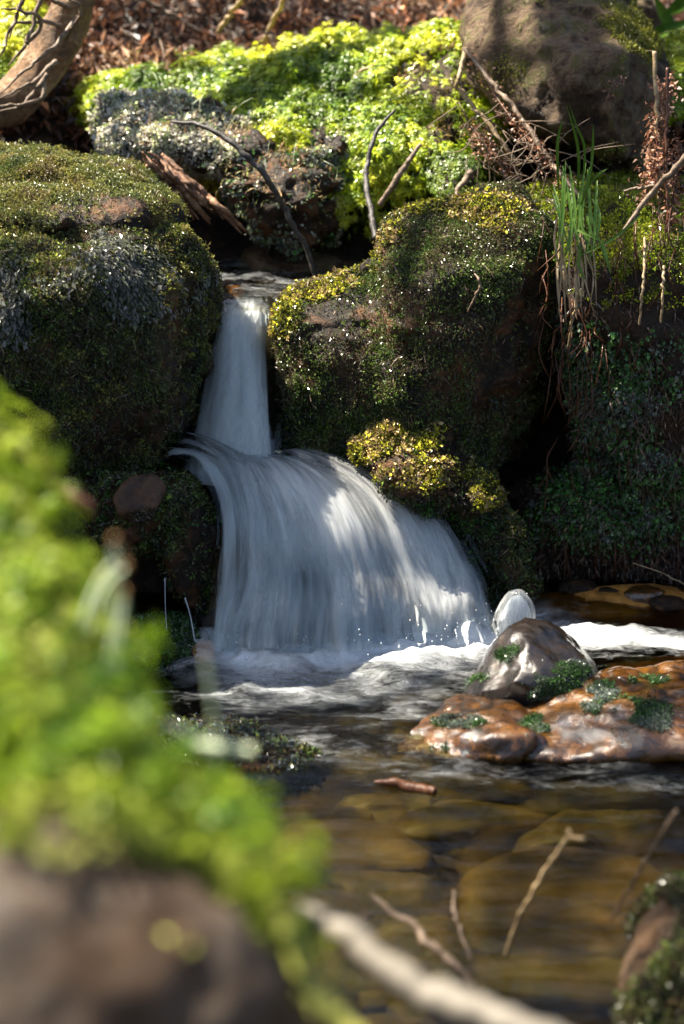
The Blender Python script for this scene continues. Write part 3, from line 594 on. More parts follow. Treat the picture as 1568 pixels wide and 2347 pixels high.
# upstream water
ux = np.linspace(-.22, -.02, 60); uy = np.linspace(2.80, 3.35, 110); UX, UY = np.meshgrid(ux, uy); ux_, uy_ = UX.ravel(), UY.ravel()
zl = P(555, 700, 2.80)[2]
uz = zl + (uy_ - 2.8) * .03 + .003 * fbm(np.stack([ux_, uy_, ux_ * 0], 1), 25, 3, 3)
up_w = link('stream_water', np.stack([ux_, uy_, uz], 1), grid_faces(60, 110), M_WATER, base=np.zeros(3), attrs={'foam': .25 + 0 * ux_}); tag(up_w, kind='structure')

def fall_mat(name, cover, seed):
    m, nt, N, L, b = mat(name)
    at = N.new('ShaderNodeAttribute'); at.attribute_name = 'flow'
    def streak(su, sv, det=3, dist=.4, off=0):
        mp = N.new('ShaderNodeMapping'); mp.inputs['Scale'].default_value = (su, sv, 1); mp.inputs['Location'].default_value = (seed * 3.1 + off, seed * 1.7, seed)
        L.new(at.outputs['Vector'], mp.inputs[0]); return nz(N, L, mp.outputs[0], 1, det, .6, dist)
    s1 = streak(6, 1.5, 4, 1.2); s2 = streak(15, 3.0, 5, .8, 5); s3 = streak(60, 12, 2, .6, 9)
    s = mth(N, L, 'ADD', mth(N, L, 'MULTIPLY', s1, .60), mth(N, L, 'ADD', mth(N, L, 'MULTIPLY', s2, .25), mth(N, L, 'MULTIPLY', s3, .15)))
    ed = N.new('ShaderNodeAttribute'); ed.attribute_name = 'cover'
    s_ = mth(N, L, 'ADD', s, mth(N, L, 'MULTIPLY', mth(N, L, 'SUBTRACT', ed.outputs['Fac'], 1.0), .7))
    fac = sstep_node(N, L, s_, cover[0], cover[1])
    fac = mth(N, L, 'MULTIPLY', fac, cover[2])
    b.inputs['Base Color'].default_value = (.93, .94, .94, 1); b.inputs['Roughness'].default_value = .28; b.inputs['Specular IOR Level'].default_value = .6
    bp = N.new('ShaderNodeBump'); bp.inputs['Strength'].default_value = .22; bp.inputs['Distance'].default_value = .003; L.new(s, bp.inputs['Height']); L.new(bp.outputs[0], b.inputs['Normal'])
    t = N.new('ShaderNodeBsdfTranslucent'); t.inputs[0].default_value = (.94, .94, .94, 1)
    mb = N.new('ShaderNodeMixShader'); mb.inputs[0].default_value = .52; L.new(b.outputs[0], mb.inputs[1]); L.new(t.outputs[0], mb.inputs[2])
    tr = N.new('ShaderNodeBsdfTransparent'); tr.inputs[0].default_value = (.93, .95, .95, 1)
    gl = N.new('ShaderNodeBsdfGlossy'); gl.inputs['Roughness'].default_value = .12; L.new(bp.outputs[0], gl.inputs['Normal'])
    fr = N.new('ShaderNodeFresnel'); fr.inputs['IOR'].default_value = 1.33; L.new(bp.outputs[0], fr.inputs['Normal'])
    clear = N.new('ShaderNodeMixShader'); L.new(fr.outputs[0], clear.inputs[0]); L.new(tr.outputs[0], clear.inputs[1]); L.new(gl.outputs[0], clear.inputs[2])
    out = N.new('ShaderNodeMixShader'); L.new(fac, out.inputs[0]); L.new(clear.outputs[0], out.inputs[1]); L.new(mb.outputs[0], out.inputs[2])
    L.new(out.outputs[0], N['Material Output'].inputs[0])
    return m
FM = [fall_mat('falling_water_back', (.06, .50, .95), 1), fall_mat('falling_water_mid', (.30, .74, .75), 2), fall_mat('falling_water_front', (.36, .78, .62), 3)]
def sheet(streams, nu, nv):
    c = np.array([catmull([P(*q) if len(q) == 3 else Pz(q[0], q[1]) for q in s], nv) for s in streams])   # (k, nv, 3)
    return np.stack([catmull(c[:, j], nu) for j in range(nv)], 0)       # (nv, nu, 3)
falls = empty('waterfall', Pz(780, 1490)); tag(falls, kind='structure')
def fall_layers(name, streams, nu, nv, scale_u, scale_v, offs, cover_fn, bulge):
    G = sheet(streams, nu, nv); V0 = G.reshape(-1, 3); F = grid_faces(nu, nv)
    N0 = vnormals(V0, F); 
    if (N0[:, 1].mean() > 0): N0 = -N0
    U, Vv = np.meshgrid(np.linspace(0, 1, nu), np.linspace(0, 1, nv)); u, v = U.ravel(), Vv.ravel()
    for k, off in enumerate(offs):
        st = np.stack([u * scale_u * 11, v * scale_v * 1.3, u * 0 + k * 7], 1)
        d = off + bulge * fbm(st * np.array([.7, 1.6, 1]), 1, 5 + k, 3) + bulge * .22 * fbm(st * np.array([2.5, 7, 1]), 1, 9 + k, 2)
        link(name, V0 + N0 * d[:, None], F[:, ::-1].copy(), FM[k], falls, uv=np.stack([u * scale_u, v * scale_v], 1), attrs={'cover': cover_fn(u, v, k)})
# upper chute: streamlines from the lip down
chute = [[(490, 690, 2.86), (488, 715, 2.80), (474, 770, 2.765), (452, 900, 2.71), (428, 1010, 2.675), (402, 1100, 2.65)],
         [(525, 688, 2.86), (522, 715, 2.79), (512, 770, 2.75), (497, 900, 2.70), (482, 1010, 2.665), (466, 1110, 2.64)],
         [(570, 690, 2.86), (566, 718, 2.79), (556, 775, 2.745), (552, 900, 2.69), (552, 1010, 2.66), (550, 1120, 2.635)],
         [(605, 692, 2.86), (600, 722, 2.79), (592, 780, 2.75), (595, 900, 2.70), (600, 1010, 2.665), (604, 1120, 2.64)],
         [(632, 696, 2.86), (622, 730, 2.80), (618, 790, 2.765), (622, 900, 2.72), (630, 1010, 2.68), (640, 1120, 2.655)]]
def cov1(u, v, k): return np.clip(sstep(0, .12 + .12 * k, u) * sstep(1, .9 - .12 * k, u), 0, 1) - .45 * (1 - sstep(0, .25, v)) - .08 + .03 * v
fall_layers('upper_cascade', chute, 120, 260, .42, 1, [0, .008, .016], cov1, .004)
fan = [[(350, 1095, 2.64), (385, 1050, 2.60), (445, 1072, 2.57), (492, 1170, 2.53), (488, 1320, 2.50), (462, 1480)],
       [(400, 1045, 2.68), (440, 1040, 2.65), (520, 1085, 2.61), (560, 1200, 2.55), (565, 1340, 2.52), (555, 1502)],
       [(470, 1055, 2.69), (520, 1065, 2.67), (600, 1110, 2.62), (655, 1220, 2.56), (675, 1340, 2.53), (665, 1508)],
       [(560, 1080, 2.70), (620, 1085, 2.68), (700, 1130, 2.63), (765, 1230, 2.575), (795, 1350, 2.54), (800, 1500)],
       [(640, 1080, 2.71), (700, 1075, 2.69), (800, 1130, 2.65), (870, 1230, 2.60), (910, 1350, 2.57), (930, 1482)],
       [(690, 1050, 2.72), (760, 1070, 2.70), (900, 1140, 2.66), (990, 1240, 2.62), (1040, 1350, 2.59), (1070, 1465)],
       [(720, 1045, 2.73), (830, 1080, 2.71), (975, 1155, 2.68), (1065, 1250, 2.65), (1118, 1350, 2.62), (1160, 1450)]]
def cov2(u, v, k):
    lead = 0
    c = sstep(0, .06 + .05 * k, u) * sstep(1, .93 - .05 * k, u)
    return c - lead - .22 * sstep(.65, .85, u) * (1 - sstep(.3, .6, v)) - .30 * sstep(.88, 1, v) - .22 * np.exp(-((u - .36) / .07) ** 2) * sstep(.45, .8, v) - .12 * np.exp(-((u - .62) / .06) ** 2) * sstep(.5, .8, v) + .14 * np.exp(-((u - .5) / .22) ** 2) * (1 - sstep(.4, .8, v)) 
fall_layers('lower_cascade', fan, 420, 300, 1.6, 1, [.004, .014, .026], cov2, .006)
# splash hump and foot spray
M_FOAM, nt, N, L, b = mat('white_foam')
b.inputs['Base Color'].default_value = (.75, .78, .8, 1); b.inputs['Roughness'].default_value = .3
vv = texco(N, L, (1, 1, .35)); bump(N, L, nz(N, L, vv, 90, 6, .7, .8), .5, .004, b)
tt = N.new('ShaderNodeBsdfTranslucent'); tt.inputs[0].default_value = (.85, .88, .92, 1)
mm = N.new('ShaderNodeMixShader'); mm.inputs[0].default_value = .35; L.new(b.outputs[0], mm.inputs[1]); L.new(tt.outputs[0], mm.inputs[2]); L.new(mm.outputs[0], N['Material Output'].inputs[0])
bm = bmesh.new(); bmesh.ops.create_icosphere(bm, subdivisions=5, radius=1); V = np.array([v.co[:] for v in bm.verts]); F = np.array([[v.index for v in f.verts] for f in bm.faces]); bm.free()
V = V * (1 + .035 * fbm(V, 2.2, 4, 2) + .012 * fbm(V, 12, 4, 3))[:, None]
dome = np.stack([V[:, 0] * (.030 + .010 * np.clip(-V[:, 2] + .2, 0, 1)), V[:, 1] * .022, V[:, 2] * .060], 1); V = dome + P(1186, 1447, 2.53) + np.stack([-.006 * (1 - V[:, 2]), V[:, 0] * 0, V[:, 0] * 0], 1)
cz = P(1186, 1447, 2.53); core = cz + (V - cz) * np.array([.72, .72, .86])
link('splash', core, F, M_FOAM, falls)
ang = np.arctan2(V[:, 0] - cz[0], V[:, 1] - cz[1]); link('splash_veil', V, F, FM[1], falls, uv=np.stack([np.abs(ang) * .35, (cz[2] - V[:, 2]) * 9], 1), attrs={'cover': .95 + 0 * ang})
# droplets
geos = []
def blob(c, r):
    V = []; F = []
    ts = [(0, 0, 1), (1, 0, 0), (0, 1, 0), (-1, 0, 0), (0, -1, 0), (0, 0, -1)]
    V = np.array(ts) * r * np.array([1, 1, 1.5]) + c
    F = [(0, 1, 2), (0, 2, 3), (0, 3, 4), (0, 4, 1), (5, 2, 1), (5, 3, 2), (5, 4, 3), (5, 1, 4)]
    return V, F
for _ in range(420):
    k = random.random() * (len(foot) - 1); i = int(k); c = foot[i] * (1 - k + i) + foot[i + 1] * (k - i)
    c = c + np.array([random.gauss(0, .02), random.gauss(-.02, .025), abs(random.gauss(0, .022))])
    geos.append(blob(c, random.uniform(.0004, .0011)))
V, F = join(geos); o = link('spray', V, F, M_FOAM, falls); o['kind'] = 'stuff'

M_DRIP, nt, N, L, b = mat('dripping_water'); b.inputs['Base Color'].default_value = (.75, .8, .85, 1); b.inputs['Roughness'].default_value = .1; b.inputs['Transmission Weight'].default_value = .55; b.inputs['IOR'].default_value = 1.33
for pts, r in [([(378, 1325, 2.47), (379, 1385, 2.47), (382, 1445, 2.47)], .0016), ([(424, 1370, 2.47), (436, 1410, 2.465), (446, 1465, 2.46)], .0024), ([(470, 1440, 2.50), (480, 1470, 2.49), (486, 1500, 2.48)], .002)]:
    tube('drip', [P(*q) for q in pts], [r * .5, r * .35, r * .5], M_DRIP, falls, sides=6, n=16)
# ================================================================== STREAM BED STONES
def bed_stone(px, py, rx, ry, rz, seed, label, z=-.06, m=None, name='streambed_stone', group=None):
    V, F = stone_geo(Pz(px, py, z), rx, ry, rz, seed, rng.uniform(-.4, .4)); o = link(name, V, F, m or M_BED); tag(o, label, 'stone', group); return o
bed_stone(1310, 2085, .135, .115, .035, 3, 'big flat ochre stone under clear water near the bent straw', -.075, M_BED2)
bed_stone(960, 2200, .06, .06, .03, 5, 'brown stone underwater behind the pale broken stick', -.085)
bed_stone(1130, 2190, .045, .04, .025, 6, 'small stone underwater at the foot of the bent straw', -.085)
bed_stone(1250, 2290, .13, .05, .035, 7, 'long low stone underwater beside the bottom right mossy rock', -.06)
bed_stone(800, 1960, .10, .06, .03, 8, 'yellowish stone underwater right of the foreground moss', -.08, M_BED2)
bed_stone(1150, 1890, .14, .05, .03, 9, 'long olive stone underwater in front of the flat wet rock', -.085)
bed_stone(1450, 1900, .13, .05, .03, 10, 'olive brown stone underwater near the right edge behind the straight straw', -.085)
bed_stone(1420, 1395, .12, .06, .03, 12, 'sunlit orange stone under shallow water by the right bank', -.02, M_AMBER_SUNLIT)
bed_stone(650, 1560, .10, .06, .03, 13, 'brown stone under the water in front of the falls', -.06)
n_b = 0
for _ in range(900):
    if n_b >= 70: break
    px, py = random.uniform(560, 1600), random.uniform(1600, 2380)
    if 1040 < px < 1580 and 1960 < py < 2190: continue
    r = random.uniform(.02, .06); n_b += 1
    bed_stone(px, py, r, r * random.uniform(.6, .9), r * .4, 100 + n_b, 'olive brown pebble on the bed of the pool', random.uniform(-.1, -.085), name='streambed_pebble', group='pebbles on the pool bed')
# shore pebbles on right
for i, (px, py, r, lab) in enumerate([(1330, 1352, .02, 'small dark wet pebble at the back shore, leftmost of four'), (1400, 1362, .016, 'dark pebble at the back shore, second from left'), (1475, 1368, .022, 'reddish wet pebble at the back shore, third from left'), (1530, 1385, .018, 'wet pebble at the back shore by the right edge')]):
    bed_stone(px, py, r * 1.4, r, r * .6, 40 + i, lab, .004, M_ORANGE if i == 2 else M_DARK, 'shore_pebble')

# ================================================================== TREE AT TOP LEFT with added overhead shade canopy
tr_pts = [P(-260, 330, 3.1), P(-60, 262, 3.12), P(35, 220, 3.15), P(112, 125, 3.18), P(150, 0, 3.2), P(165, -160, 3.22), np.array([-.42, 3.36, 1.2]), np.array([-.46, 3.75, 1.9]), np.array([-.9, 4.0, 3.0]), np.array([-1.6, 3.5, 4.0])]
tree = empty('spruce_tree', np.array([tr_pts[1][0], tr_pts[1][1], .5])); tag(tree, 'tree with curved sunlit trunk and bare twigs at the upper left corner', 'tree')
tube('trunk', tr_pts, [.034, .036, .036, .034, .034, .035, .038, .04, .04, .03], M_BARK, tree, sides=20, n=130, rough=.14)
for i, pts in enumerate([[(180, 40, 3.14), (120, 110, 3.10), (50, 170, 3.08), (0, 215, 3.06)], [(130, 140, 3.12), (70, 190, 3.09), (0, 225, 3.07)], [(110, 170, 3.1), (60, 235, 3.08), (0, 255, 3.07)], [(100, 190, 3.1), (90, 225, 3.08), (20, 245, 3.06), (-20, 240, 3.06)],
                         [(100, -20, 3.1), (60, 90, 3.08), (20, 150, 3.08)], [(60, -20, 3.06), (30, 60, 3.05), (0, 130, 3.04)], [(140, 60, 3.12), (60, 30, 3.08), (0, 20, 3.06)], [(160, 20, 3.14), (110, -10, 3.1), (60, -40, 3.1)], [(150, 90, 3.14), (190, 30, 3.1), (150, -10, 3.08)], [(60, 100, 3.09), (90, 60, 3.1), (40, 50, 3.08), (20, 90, 3.07)]]):
    tube('dead_twig', [P(*q) for q in pts], [.0045, .003, .0012], M_TWIG, tree, sides=6, n=26, rough=.2, seed=i)
# shade canopy added out of view; gaps left where sun should fall
LIT = [(230, 120, 3.3, .07), (400, 150, 3.5, .12), (600, 180, 3.4, .15), (800, 170, 3.4, .16), (950, 150, 3.35, .16), (700, 230, 3.25, .16), (500, 220, 3.2, .14), (300, 260, 3.1, .2), (900, 280, 3.15, .15),
       (1000, 230, 3.2, .12), (420, 320, 3.05, .1), (870, 400, 3.1, .09), (700, 320, 3.1, .09), (130, 110, 3.15, .1), (20, 60, 3.3, .12), (60, 230, 3.1, .08), (350, 370, 3.0, .07), (430, 430, 3.0, .05),
       (130, 420, 2.85, .09), (300, 440, 2.85, .09), (60, 500, 2.7, .05), (380, 480, 2.75, .05), (200, 500, 2.7, .05), (430, 570, 2.68, .04),
       (640, 705, 2.78, .05), (720, 655, 2.82, .06), (800, 620, 2.82, .05), (880, 520, 2.82, .05), (930, 490, 2.85, .04), (560, 640, 3.05, .05),
       (900, 1010, 2.66, .09), (1000, 1040, 2.66, .09), (1060, 1100, 2.64, .06), (940, 1110, 2.62, .06),
       (620, 1110, 2.63, .06), (690, 1180, 2.58, .08), (700, 1280, 2.56, .06), (760, 1180, 2.62, .05), (880, 1230, 2.6, .09), (980, 1290, 2.6, .09), (920, 1400, 2.55, .07), (1050, 1380, 2.6, .06), (820, 1350, 2.55, .04), (1000, 1460, 2.55, .06), (1110, 1460, 2.55, .08), (1190, 1400, 2.54, .09), (1230, 1460, 2.55, .06),
       (1450, 1470, 2.52, .14), (1550, 1400, 2.62, .12), (1400, 1400, 2.6, .08), (1350, 1480, 2.5, .08), (460, 1560, 2.4, .02), (1340, 1580, 2.4, .04), (1120, 1620, 2.3, .04),
       (1170, 120, 3.05, .08), (1220, 200, 3.0, .075), (1290, 290, 2.96, .05), (1300, 40, 3.1, .09), (1400, 300, 2.95, .06), (1370, 130, 3.0, .07), (1150, 60, 3.15, .08), (1420, 60, 3.15, .06), (1100, 230, 3.1, .05),
       (1420, 460, 2.9, .08), (1330, 330, 2.8, .06), (1330, 500, 2.75, .04), (1520, 200, 2.9, .05), (1200, 460, 2.86, .04),
       (1000, 40, 3.8, .15), (1150, 20, 4.0, .12), (850, 40, 4.0, .1), (1540, 40, 3.6, .12),
       (0, 1200, 1.0, .13), (100, 1500, .94, .10), (250, 1750, .9, .09), (450, 1950, .86, .07), (600, 2100, .84, .05), (1000, 2240, .9, .05)]
SHADE = [(380, 30, 3.8, .12), (500, 40, 3.8, .14), (640, 30, 3.8, .12), (260, 20, 3.7, .08), (400, 10, 4.4, .3), (600, 10, 4.4, .3), (200, 0, 4.4, .3),
         (1200, 1480, 2.36, .06), (1260, 1540, 2.34, .07), (1100, 1640, 2.25, .08), (1260, 1640, 2.25, .09), (1420, 1640, 2.25, .09), (1560, 1640, 2.25, .07), (800, 1660, 2.2, .12), (600, 1600, 2.3, .10), (950, 1740, 2.1, .12), (1250, 1780, 2.1, .12), (620, 1540, 2.4, .05)]
e1 = unit(np.cross(SUN, [0, 0, 1.0])); e2 = np.cross(SUN, e1)
lit_ab = np.array([[P(a, b_, Y) @ e1, P(a, b_, Y) @ e2, r] for a, b_, Y, r in LIT])
sh_ab = np.array([[P(a, b_, Y) @ e1, P(a, b_, Y) @ e2, r] for a, b_, Y, r in SHADE])
cen = np.array([0, 2.5, .4]); ca, cb = cen @ e1, cen @ e2
cl = []
for a in np.arange(-2.5, 2.5, .055):
    for b_ in np.arange(-2.5, 2.5, .055):
        qa, qb = ca + a + random.gauss(0, .02), cb + b_ + random.gauss(0, .02)
        h = np.hypot(lit_ab[:, 0] - qa, lit_ab[:, 1] - qb) - lit_ab[:, 2] * 1.0 - .022
        m_ = h.min()
        if (np.hypot(sh_ab[:, 0] - qa, sh_ab[:, 1] - qb) - sh_ab[:, 2]).min() < 0: m_ = 1
        if m_ < .0 or (m_ < .03 and random.random() < .3): continue
        if random.random() < .10: continue
        dist = 3.0 + random.uniform(0, .8)
        q = e1 * qa + e2 * qb; q = q + SUN * (dist + cen @ SUN - q @ SUN)
        cl.append(q)
for _ in range(5200):  # extra unseen sprays overhead, added to cut the sky light
    q = np.array([random.uniform(-3.2, 3.0), random.uniform(-1.2, 5.2), random.uniform(2.5, 3.6)])
    qa, qb = q @ e1, q @ e2
    if (np.hypot(lit_ab[:, 0] - qa, lit_ab[:, 1] - qb) - lit_ab[:, 2]).min() < .10: continue
    cl.append(q)
cl = np.array(cl); nC = len(cl); K = 20
Bq = np.repeat(cl, K, 0); 
ax = unit(rng.normal(0, 1, (nC, 3)) * np.array([1, 1, .35])); t = rng.uniform(-.04, .04, (nC, K, 1))
Bq = Bq + (ax[:, None] * t).reshape(-1, 3) + rng.normal(0, .010, (nC * K, 3))
Dq = unit(np.repeat(ax, K, 0) + rng.normal(0, .8, (nC * K, 3)))
Lq = rng.uniform(.018, .034, nC * K)
V, F, c = leaf_quads(Bq, Dq, unit(rng.normal(0, 1, (nC * K, 3))), Lq, Lq * .42, palette(Bq, [(.02, .05, .01), (.05, .09, .02)], 3))
shade_crown = link('shade_crown', V, F, M_MOSS, tree, smooth=False, cols=c); shade_crown['kind'] = 'stuff'
# boughs carrying the added shade sprays
top = P(-600, -5000, 4.2)
for i in range(14):
    q = cl[int(rng.integers(nC))]; q0 = tr_pts[8] + (tr_pts[9] - tr_pts[8]) * random.random()
    tube('bough', [q0, (q0 + q) / 2 + np.array([0, 0, .15]), q], [.02, .012, .004], M_BARK, tree, sides=6, n=14)

# ================================================================== WOOD AND TWIGS
root = empty('rotten_root', P(400, 470, 2.98)); tag(root, 'split rotten root of reddish wood jutting out below the crusted rock', 'root')
ga = [np.array(q, float) for q in ((312, 340, 2.95), (350, 395, 2.96), (380, 440, 2.98), (405, 500, 3.0))]; gb = [np.array(q, float) for q in ((372, 352, 3.0), (440, 420, 2.98), (520, 492, 2.98), (600, 562, 3.0))]
for i in range(17):
    f = i / 16; t0, t1 = random.uniform(0, .25), random.uniform(.7, 1)
    cc = catmull([a_ * (1 - f) + b_ * f for a_, b_ in zip(ga, gb)], 30); cc = cc[int(t0 * 29):int(t1 * 29) + 1][::4]
    pts = [P(q[0] + random.gauss(0, 3), q[1] + random.gauss(0, 3), q[2] + random.gauss(0, .006)) for q in cc]
    w = random.uniform(.0025, .0065); tube('splinter', pts, [w * .4, w, w, w * .3], M_WOOD, root, sides=6, n=50, rough=.3, seed=i)
TW = [
 ('dark_twig', 'thin dark twig arching from the crusted rock down to the head of the falls', [(392, 278, 2.98), (470, 290, 2.95), (560, 345, 2.92), (610, 410, 2.92), (660, 490, 2.94), (700, 560, 2.95), (725, 640, 2.95)], [.0018, .0045, .0045, .004, .004], M_TWIGD),
 ('dark_twig', 'crooked dark twig standing on the right boulder below the bright moss', [(862, 548, 2.86), (850, 480, 2.9), (838, 400, 2.95), (860, 310, 2.98), (905, 252, 3.0)], [.005, .0045, .004, .0035, .002], M_TWIGD),
 ('dry_straw', 'pale bent stem leaning against the left side of the big brown rock', [(1068, 110, 3.05), (1052, 180, 3.02), (1056, 210, 3.02), (1120, 285, 3.0), (1190, 380, 2.95)], [.0035, .0035, .003, .0035, .003], M_STRAW),
 ('dry_straw', 'long brown stem hanging across the front of the big brown rock', [(1062, 110, 3.04), (1120, 180, 2.98), (1180, 250, 2.94), (1260, 370, 2.88), (1330, 450, 2.82)], [.003, .0035, .004, .0035, .003], M_TWIG),
 ('twig', 'twig lying flat on top of the bright moss', [(640, 155, 3.4), (780, 138, 3.38), (900, 130, 3.35), (1010, 112, 3.32)], [.002, .004, .004, .003], M_TWIG),
 ('twig', 'pale sunlit twig lying on the moss right of the middle', [(690, 178, 3.3), (780, 180, 3.28), (830, 165, 3.26), (870, 140, 3.25)], [.003, .004, .003, .002], M_STRAW),
 ('twig', 'yellow brown stalk leaning behind the moss, left of the pair', [(500, 72, 3.6), (530, 30, 3.55), (565, -20, 3.5)], [.004, .004, .004], M_STRAW),
 ('twig', 'yellow brown stalk leaning behind the moss, right of the pair', [(605, 95, 3.6), (630, 40, 3.55), (660, -20, 3.5)], [.004, .004, .004], M_STRAW),
 ('twig', 'long brown twig slanting across the dark ground behind the moss', [(310, -10, 3.7), (390, 30, 3.7), (460, 72, 3.68)], [.004, .004, .003], M_TWIG),
 ('twig', 'lichened grey twig slanting over the right bank', [(1590, 340, 2.72), (1540, 395, 2.73), (1490, 450, 2.74), (1420, 540, 2.72)], [.005, .0045, .004, .0025], M_TWIG),
 ('twig', 'short side twig lying on the moss ledge at right', [(1430, 438, 2.78), (1470, 430, 2.77), (1500, 425, 2.76)], [.0015, .002, .0025], M_TWIG),
 ('twig', 'short grey twig behind the top of the right boulder', [(1125, 448, 2.9), (1160, 425, 2.92), (1195, 405, 2.93)], [.002, .0035, .002], M_TWIG),
 ('twig', 'small leaning twig beside the tuft of moss above the right boulder', [(1040, 460, 2.92), (1060, 425, 2.94), (1080, 395, 2.96)], [.003, .005, .006], M_TWIG),
 ('dead_stalk', 'brown stem leaning under the bright moss beside the crooked twig', [(870, 470, 3.02), (920, 395, 3.02), (965, 330, 3.03)], [.004, .005, .003], M_TWIG),
 ('dry_straw', 'tall straw standing against the right end of the brown rock, left of the two', [(1512, 520, 2.78), (1508, 350, 2.8), (1500, 118, 2.85)], [.0018, .0026, .0032], M_STRAW),
 ('dry_straw', 'tall reddish straw standing against the right end of the brown rock, right of the two', [(1535, 640, 2.74), (1528, 380, 2.78), (1530, 155, 2.82)], [.0015, .002, .0025], M_REDTWIG),
 ('curled_stalk', 'thin curled brown stem on the dark face of the right boulder', [(1072, 715, 2.64), (1095, 670, 2.63), (1098, 640, 2.63), (1088, 628, 2.64)], [.0012, .002, .002, .001], M_TWIG),
 ('dead_grass', 'long straw hanging down the right bank under the grass tuft, left of three', [(1300, 800, 2.70), (1320, 700, 2.69), (1325, 600, 2.70)], [.001, .0025, .003], M_STRAW),
 ('dead_grass', 'long straw hanging down the right bank, middle of three', [(1465, 745, 2.66), (1475, 650, 2.66), (1478, 545, 2.7)], [.0015, .002, .002], M_STRAW),
 ('dead_grass', 'short straw hanging on the right bank, right of three', [(1515, 740, 2.66), (1520, 660, 2.66), (1522, 610, 2.68)], [.0015, .002, .002], M_STRAW),
 ('floating_stick', 'reddish brown stick floating on the pool in front of the flat wet rock', [(858, 1792, None), (910, 1796, None), (960, 1804, None), (998, 1816, None)], [.002, .006, .0065, .005], M_REDTWIG),
 ('straw', 'bent straw standing in the pool over the big flat stone', [(1160, 2190, 1.66), (1200, 2080, 1.62), (1300, 1920, 1.6), (1302, 1917, 1.6), (1338, 1924, 1.58)], [.0018, .002, .002, .002, .002], M_STRAW),
 ('straw', 'straight straw rising from the pool by the right edge', [(1400, 2110, 1.66), (1470, 1990, 1.62), (1550, 1860, 1.58)], [.001, .0018, .002], M_TWIG),
 ('twig', 'brown twig leaning into the pool behind the pale broken stick', [(850, 2050, 1.6), (940, 2120, 1.55), (1020, 2190, 1.52), (1085, 2260, 1.5)], [.002, .0035, .004, .003], M_TWIG),
 ('twig', 'thin faint twig in the water left of the bent straw', [(1040, 2040, 1.68), (1045, 2100, 1.65), (1080, 2200, 1.6)], [.001, .0018, .001], M_TWIG),
 ('brown_twig', 'short brown twig sticking out of the foreground moss at the left', [(10, 1010, 1.3), (110, 1090, 1.28), (205, 1172, 1.26)], [.004, .0055, .0055], M_REDTWIG),
 ('broken_stick', 'blurred pale broken stick lying across the bottom of the view', [(690, 2090, .98), (800, 2160, .95), (1000, 2280, .92), (1350, 2420, .88)], [.006, .0075, .009, .0085], M_PALE),
 ('yellow_stalk', 'blurred yellow green stem curving down from the foreground moss', [(590, 2040, .84), (660, 2150, .82), (720, 2270, .8), (860, 2420, .78)], [.006, .0055, .005, .005], M_YSTEM),
 ('pale_stem', 'pale green stem with a brown tip reaching over the pool from the foreground moss', [(360, 1640, .98), (420, 1680, .98), (500, 1708, .98), (582, 1722, .98)], [.001, .002, .003, .0025], M_SETA),
 ('root_strand', 'thin wet root strand hanging over the shore at the right edge', [(1450, 1290, 2.7), (1520, 1315, 2.7), (1590, 1350, 2.7)], [.0008, .001, .001], M_STRAW),
]
for nm, lab, pts, rad, m_ in TW:  # every twig and straw
    pp = [P(*q) if q[2] is not None else Pz(q[0], q[1], .004) for q in pts]
    tube(nm, pp, rad, m_, label=lab, cat='straw' if 'straw' in nm or 'grass' in nm else ('stalk' if 'stalk' in nm else 'twig'), rough=.22, n=60, seed=len(nm) + len(lab))
# moss stalks in foreground
for i, pts in enumerate([[(240, 1560, 1.0), (265, 1400, 1.0), (262, 1240, 1.0)], [(200, 1480, 1.02), (240, 1350, 1.02), (290, 1300, 1.02)], [(180, 1450, 1.0), (230, 1330, 1.0), (283, 1270, 1.0)], [(495, 1820, .98), (490, 1650, .98), (470, 1500, .98)], [(270, 1560, .98), (275, 1450, .98), (285, 1360, .98)]]):
    lab = ['tallest stalk with an orange tip in the cluster over the foreground moss', 'stalk leaning right with an orange tip in the cluster over the foreground moss', 'middle leaning stalk in the cluster over the foreground moss', 'lone faint stalk with an orange tip standing right of the foreground moss', 'short upright stalk with an orange tip below the stalk cluster'][i]
    pp = [P(*q) for q in pts]; s_ = tube('moss_stalk', pp, [.0014, .0013, .0012], M_SETA, label=lab, cat='moss stalk', group='moss stalks on the foreground rock', n=16)
    V, F = stone_geo(pp[-1], .0017, .0017, .0028, i); link('capsule', V, F, M_CAPS, s_)

# ================================================================== GRASS TUFT on the right ledge
gt = empty('grass_tuft', P(1320, 520, 2.70)); tag(gt, 'tuft of long green grass blades on the edge of the right bank', 'grass tuft')
GB = [[(1335, 440, 2.74), (1340, 340, 2.72), (1322, 290, 2.70), (1305, 238, 2.68)], [(1325, 440, 2.74), (1325, 340, 2.72), (1300, 245, 2.69)], [(1350, 440, 2.73), (1358, 350, 2.71), (1360, 282, 2.70)], [(1320, 500, 2.72), (1345, 430, 2.7), (1362, 335, 2.7)],
      [(1280, 430, 2.75), (1278, 330, 2.73), (1290, 270, 2.72)], [(1340, 440, 2.72), (1370, 400, 2.7), (1395, 385, 2.7)], [(1330, 585, 2.68), (1400, 550, 2.67), (1450, 510, 2.66), (1470, 490, 2.66)], [(1380, 550, 2.67), (1390, 590, 2.66), (1400, 630, 2.66)],
      [(1280, 500, 2.72), (1330, 530, 2.69), (1400, 560, 2.68)], [(1340, 640, 2.68), (1325, 600, 2.68), (1335, 560, 2.68)]]
for j in range(18):
    x = 1272 + j * 5.5; GB.append([(x + random.uniform(-14, 14), 440 + random.uniform(-75, 50), 2.74), (x + random.uniform(-5, 15), 500, 2.70), (x + random.uniform(-12, 40), 590 + random.uniform(-50, 30), 2.68)])
for pts in GB:
    V, F = blade_geo([P(*q) for q in pts], random.uniform(.003, .0045)); link('blade', V, F, M_GRASS, gt)
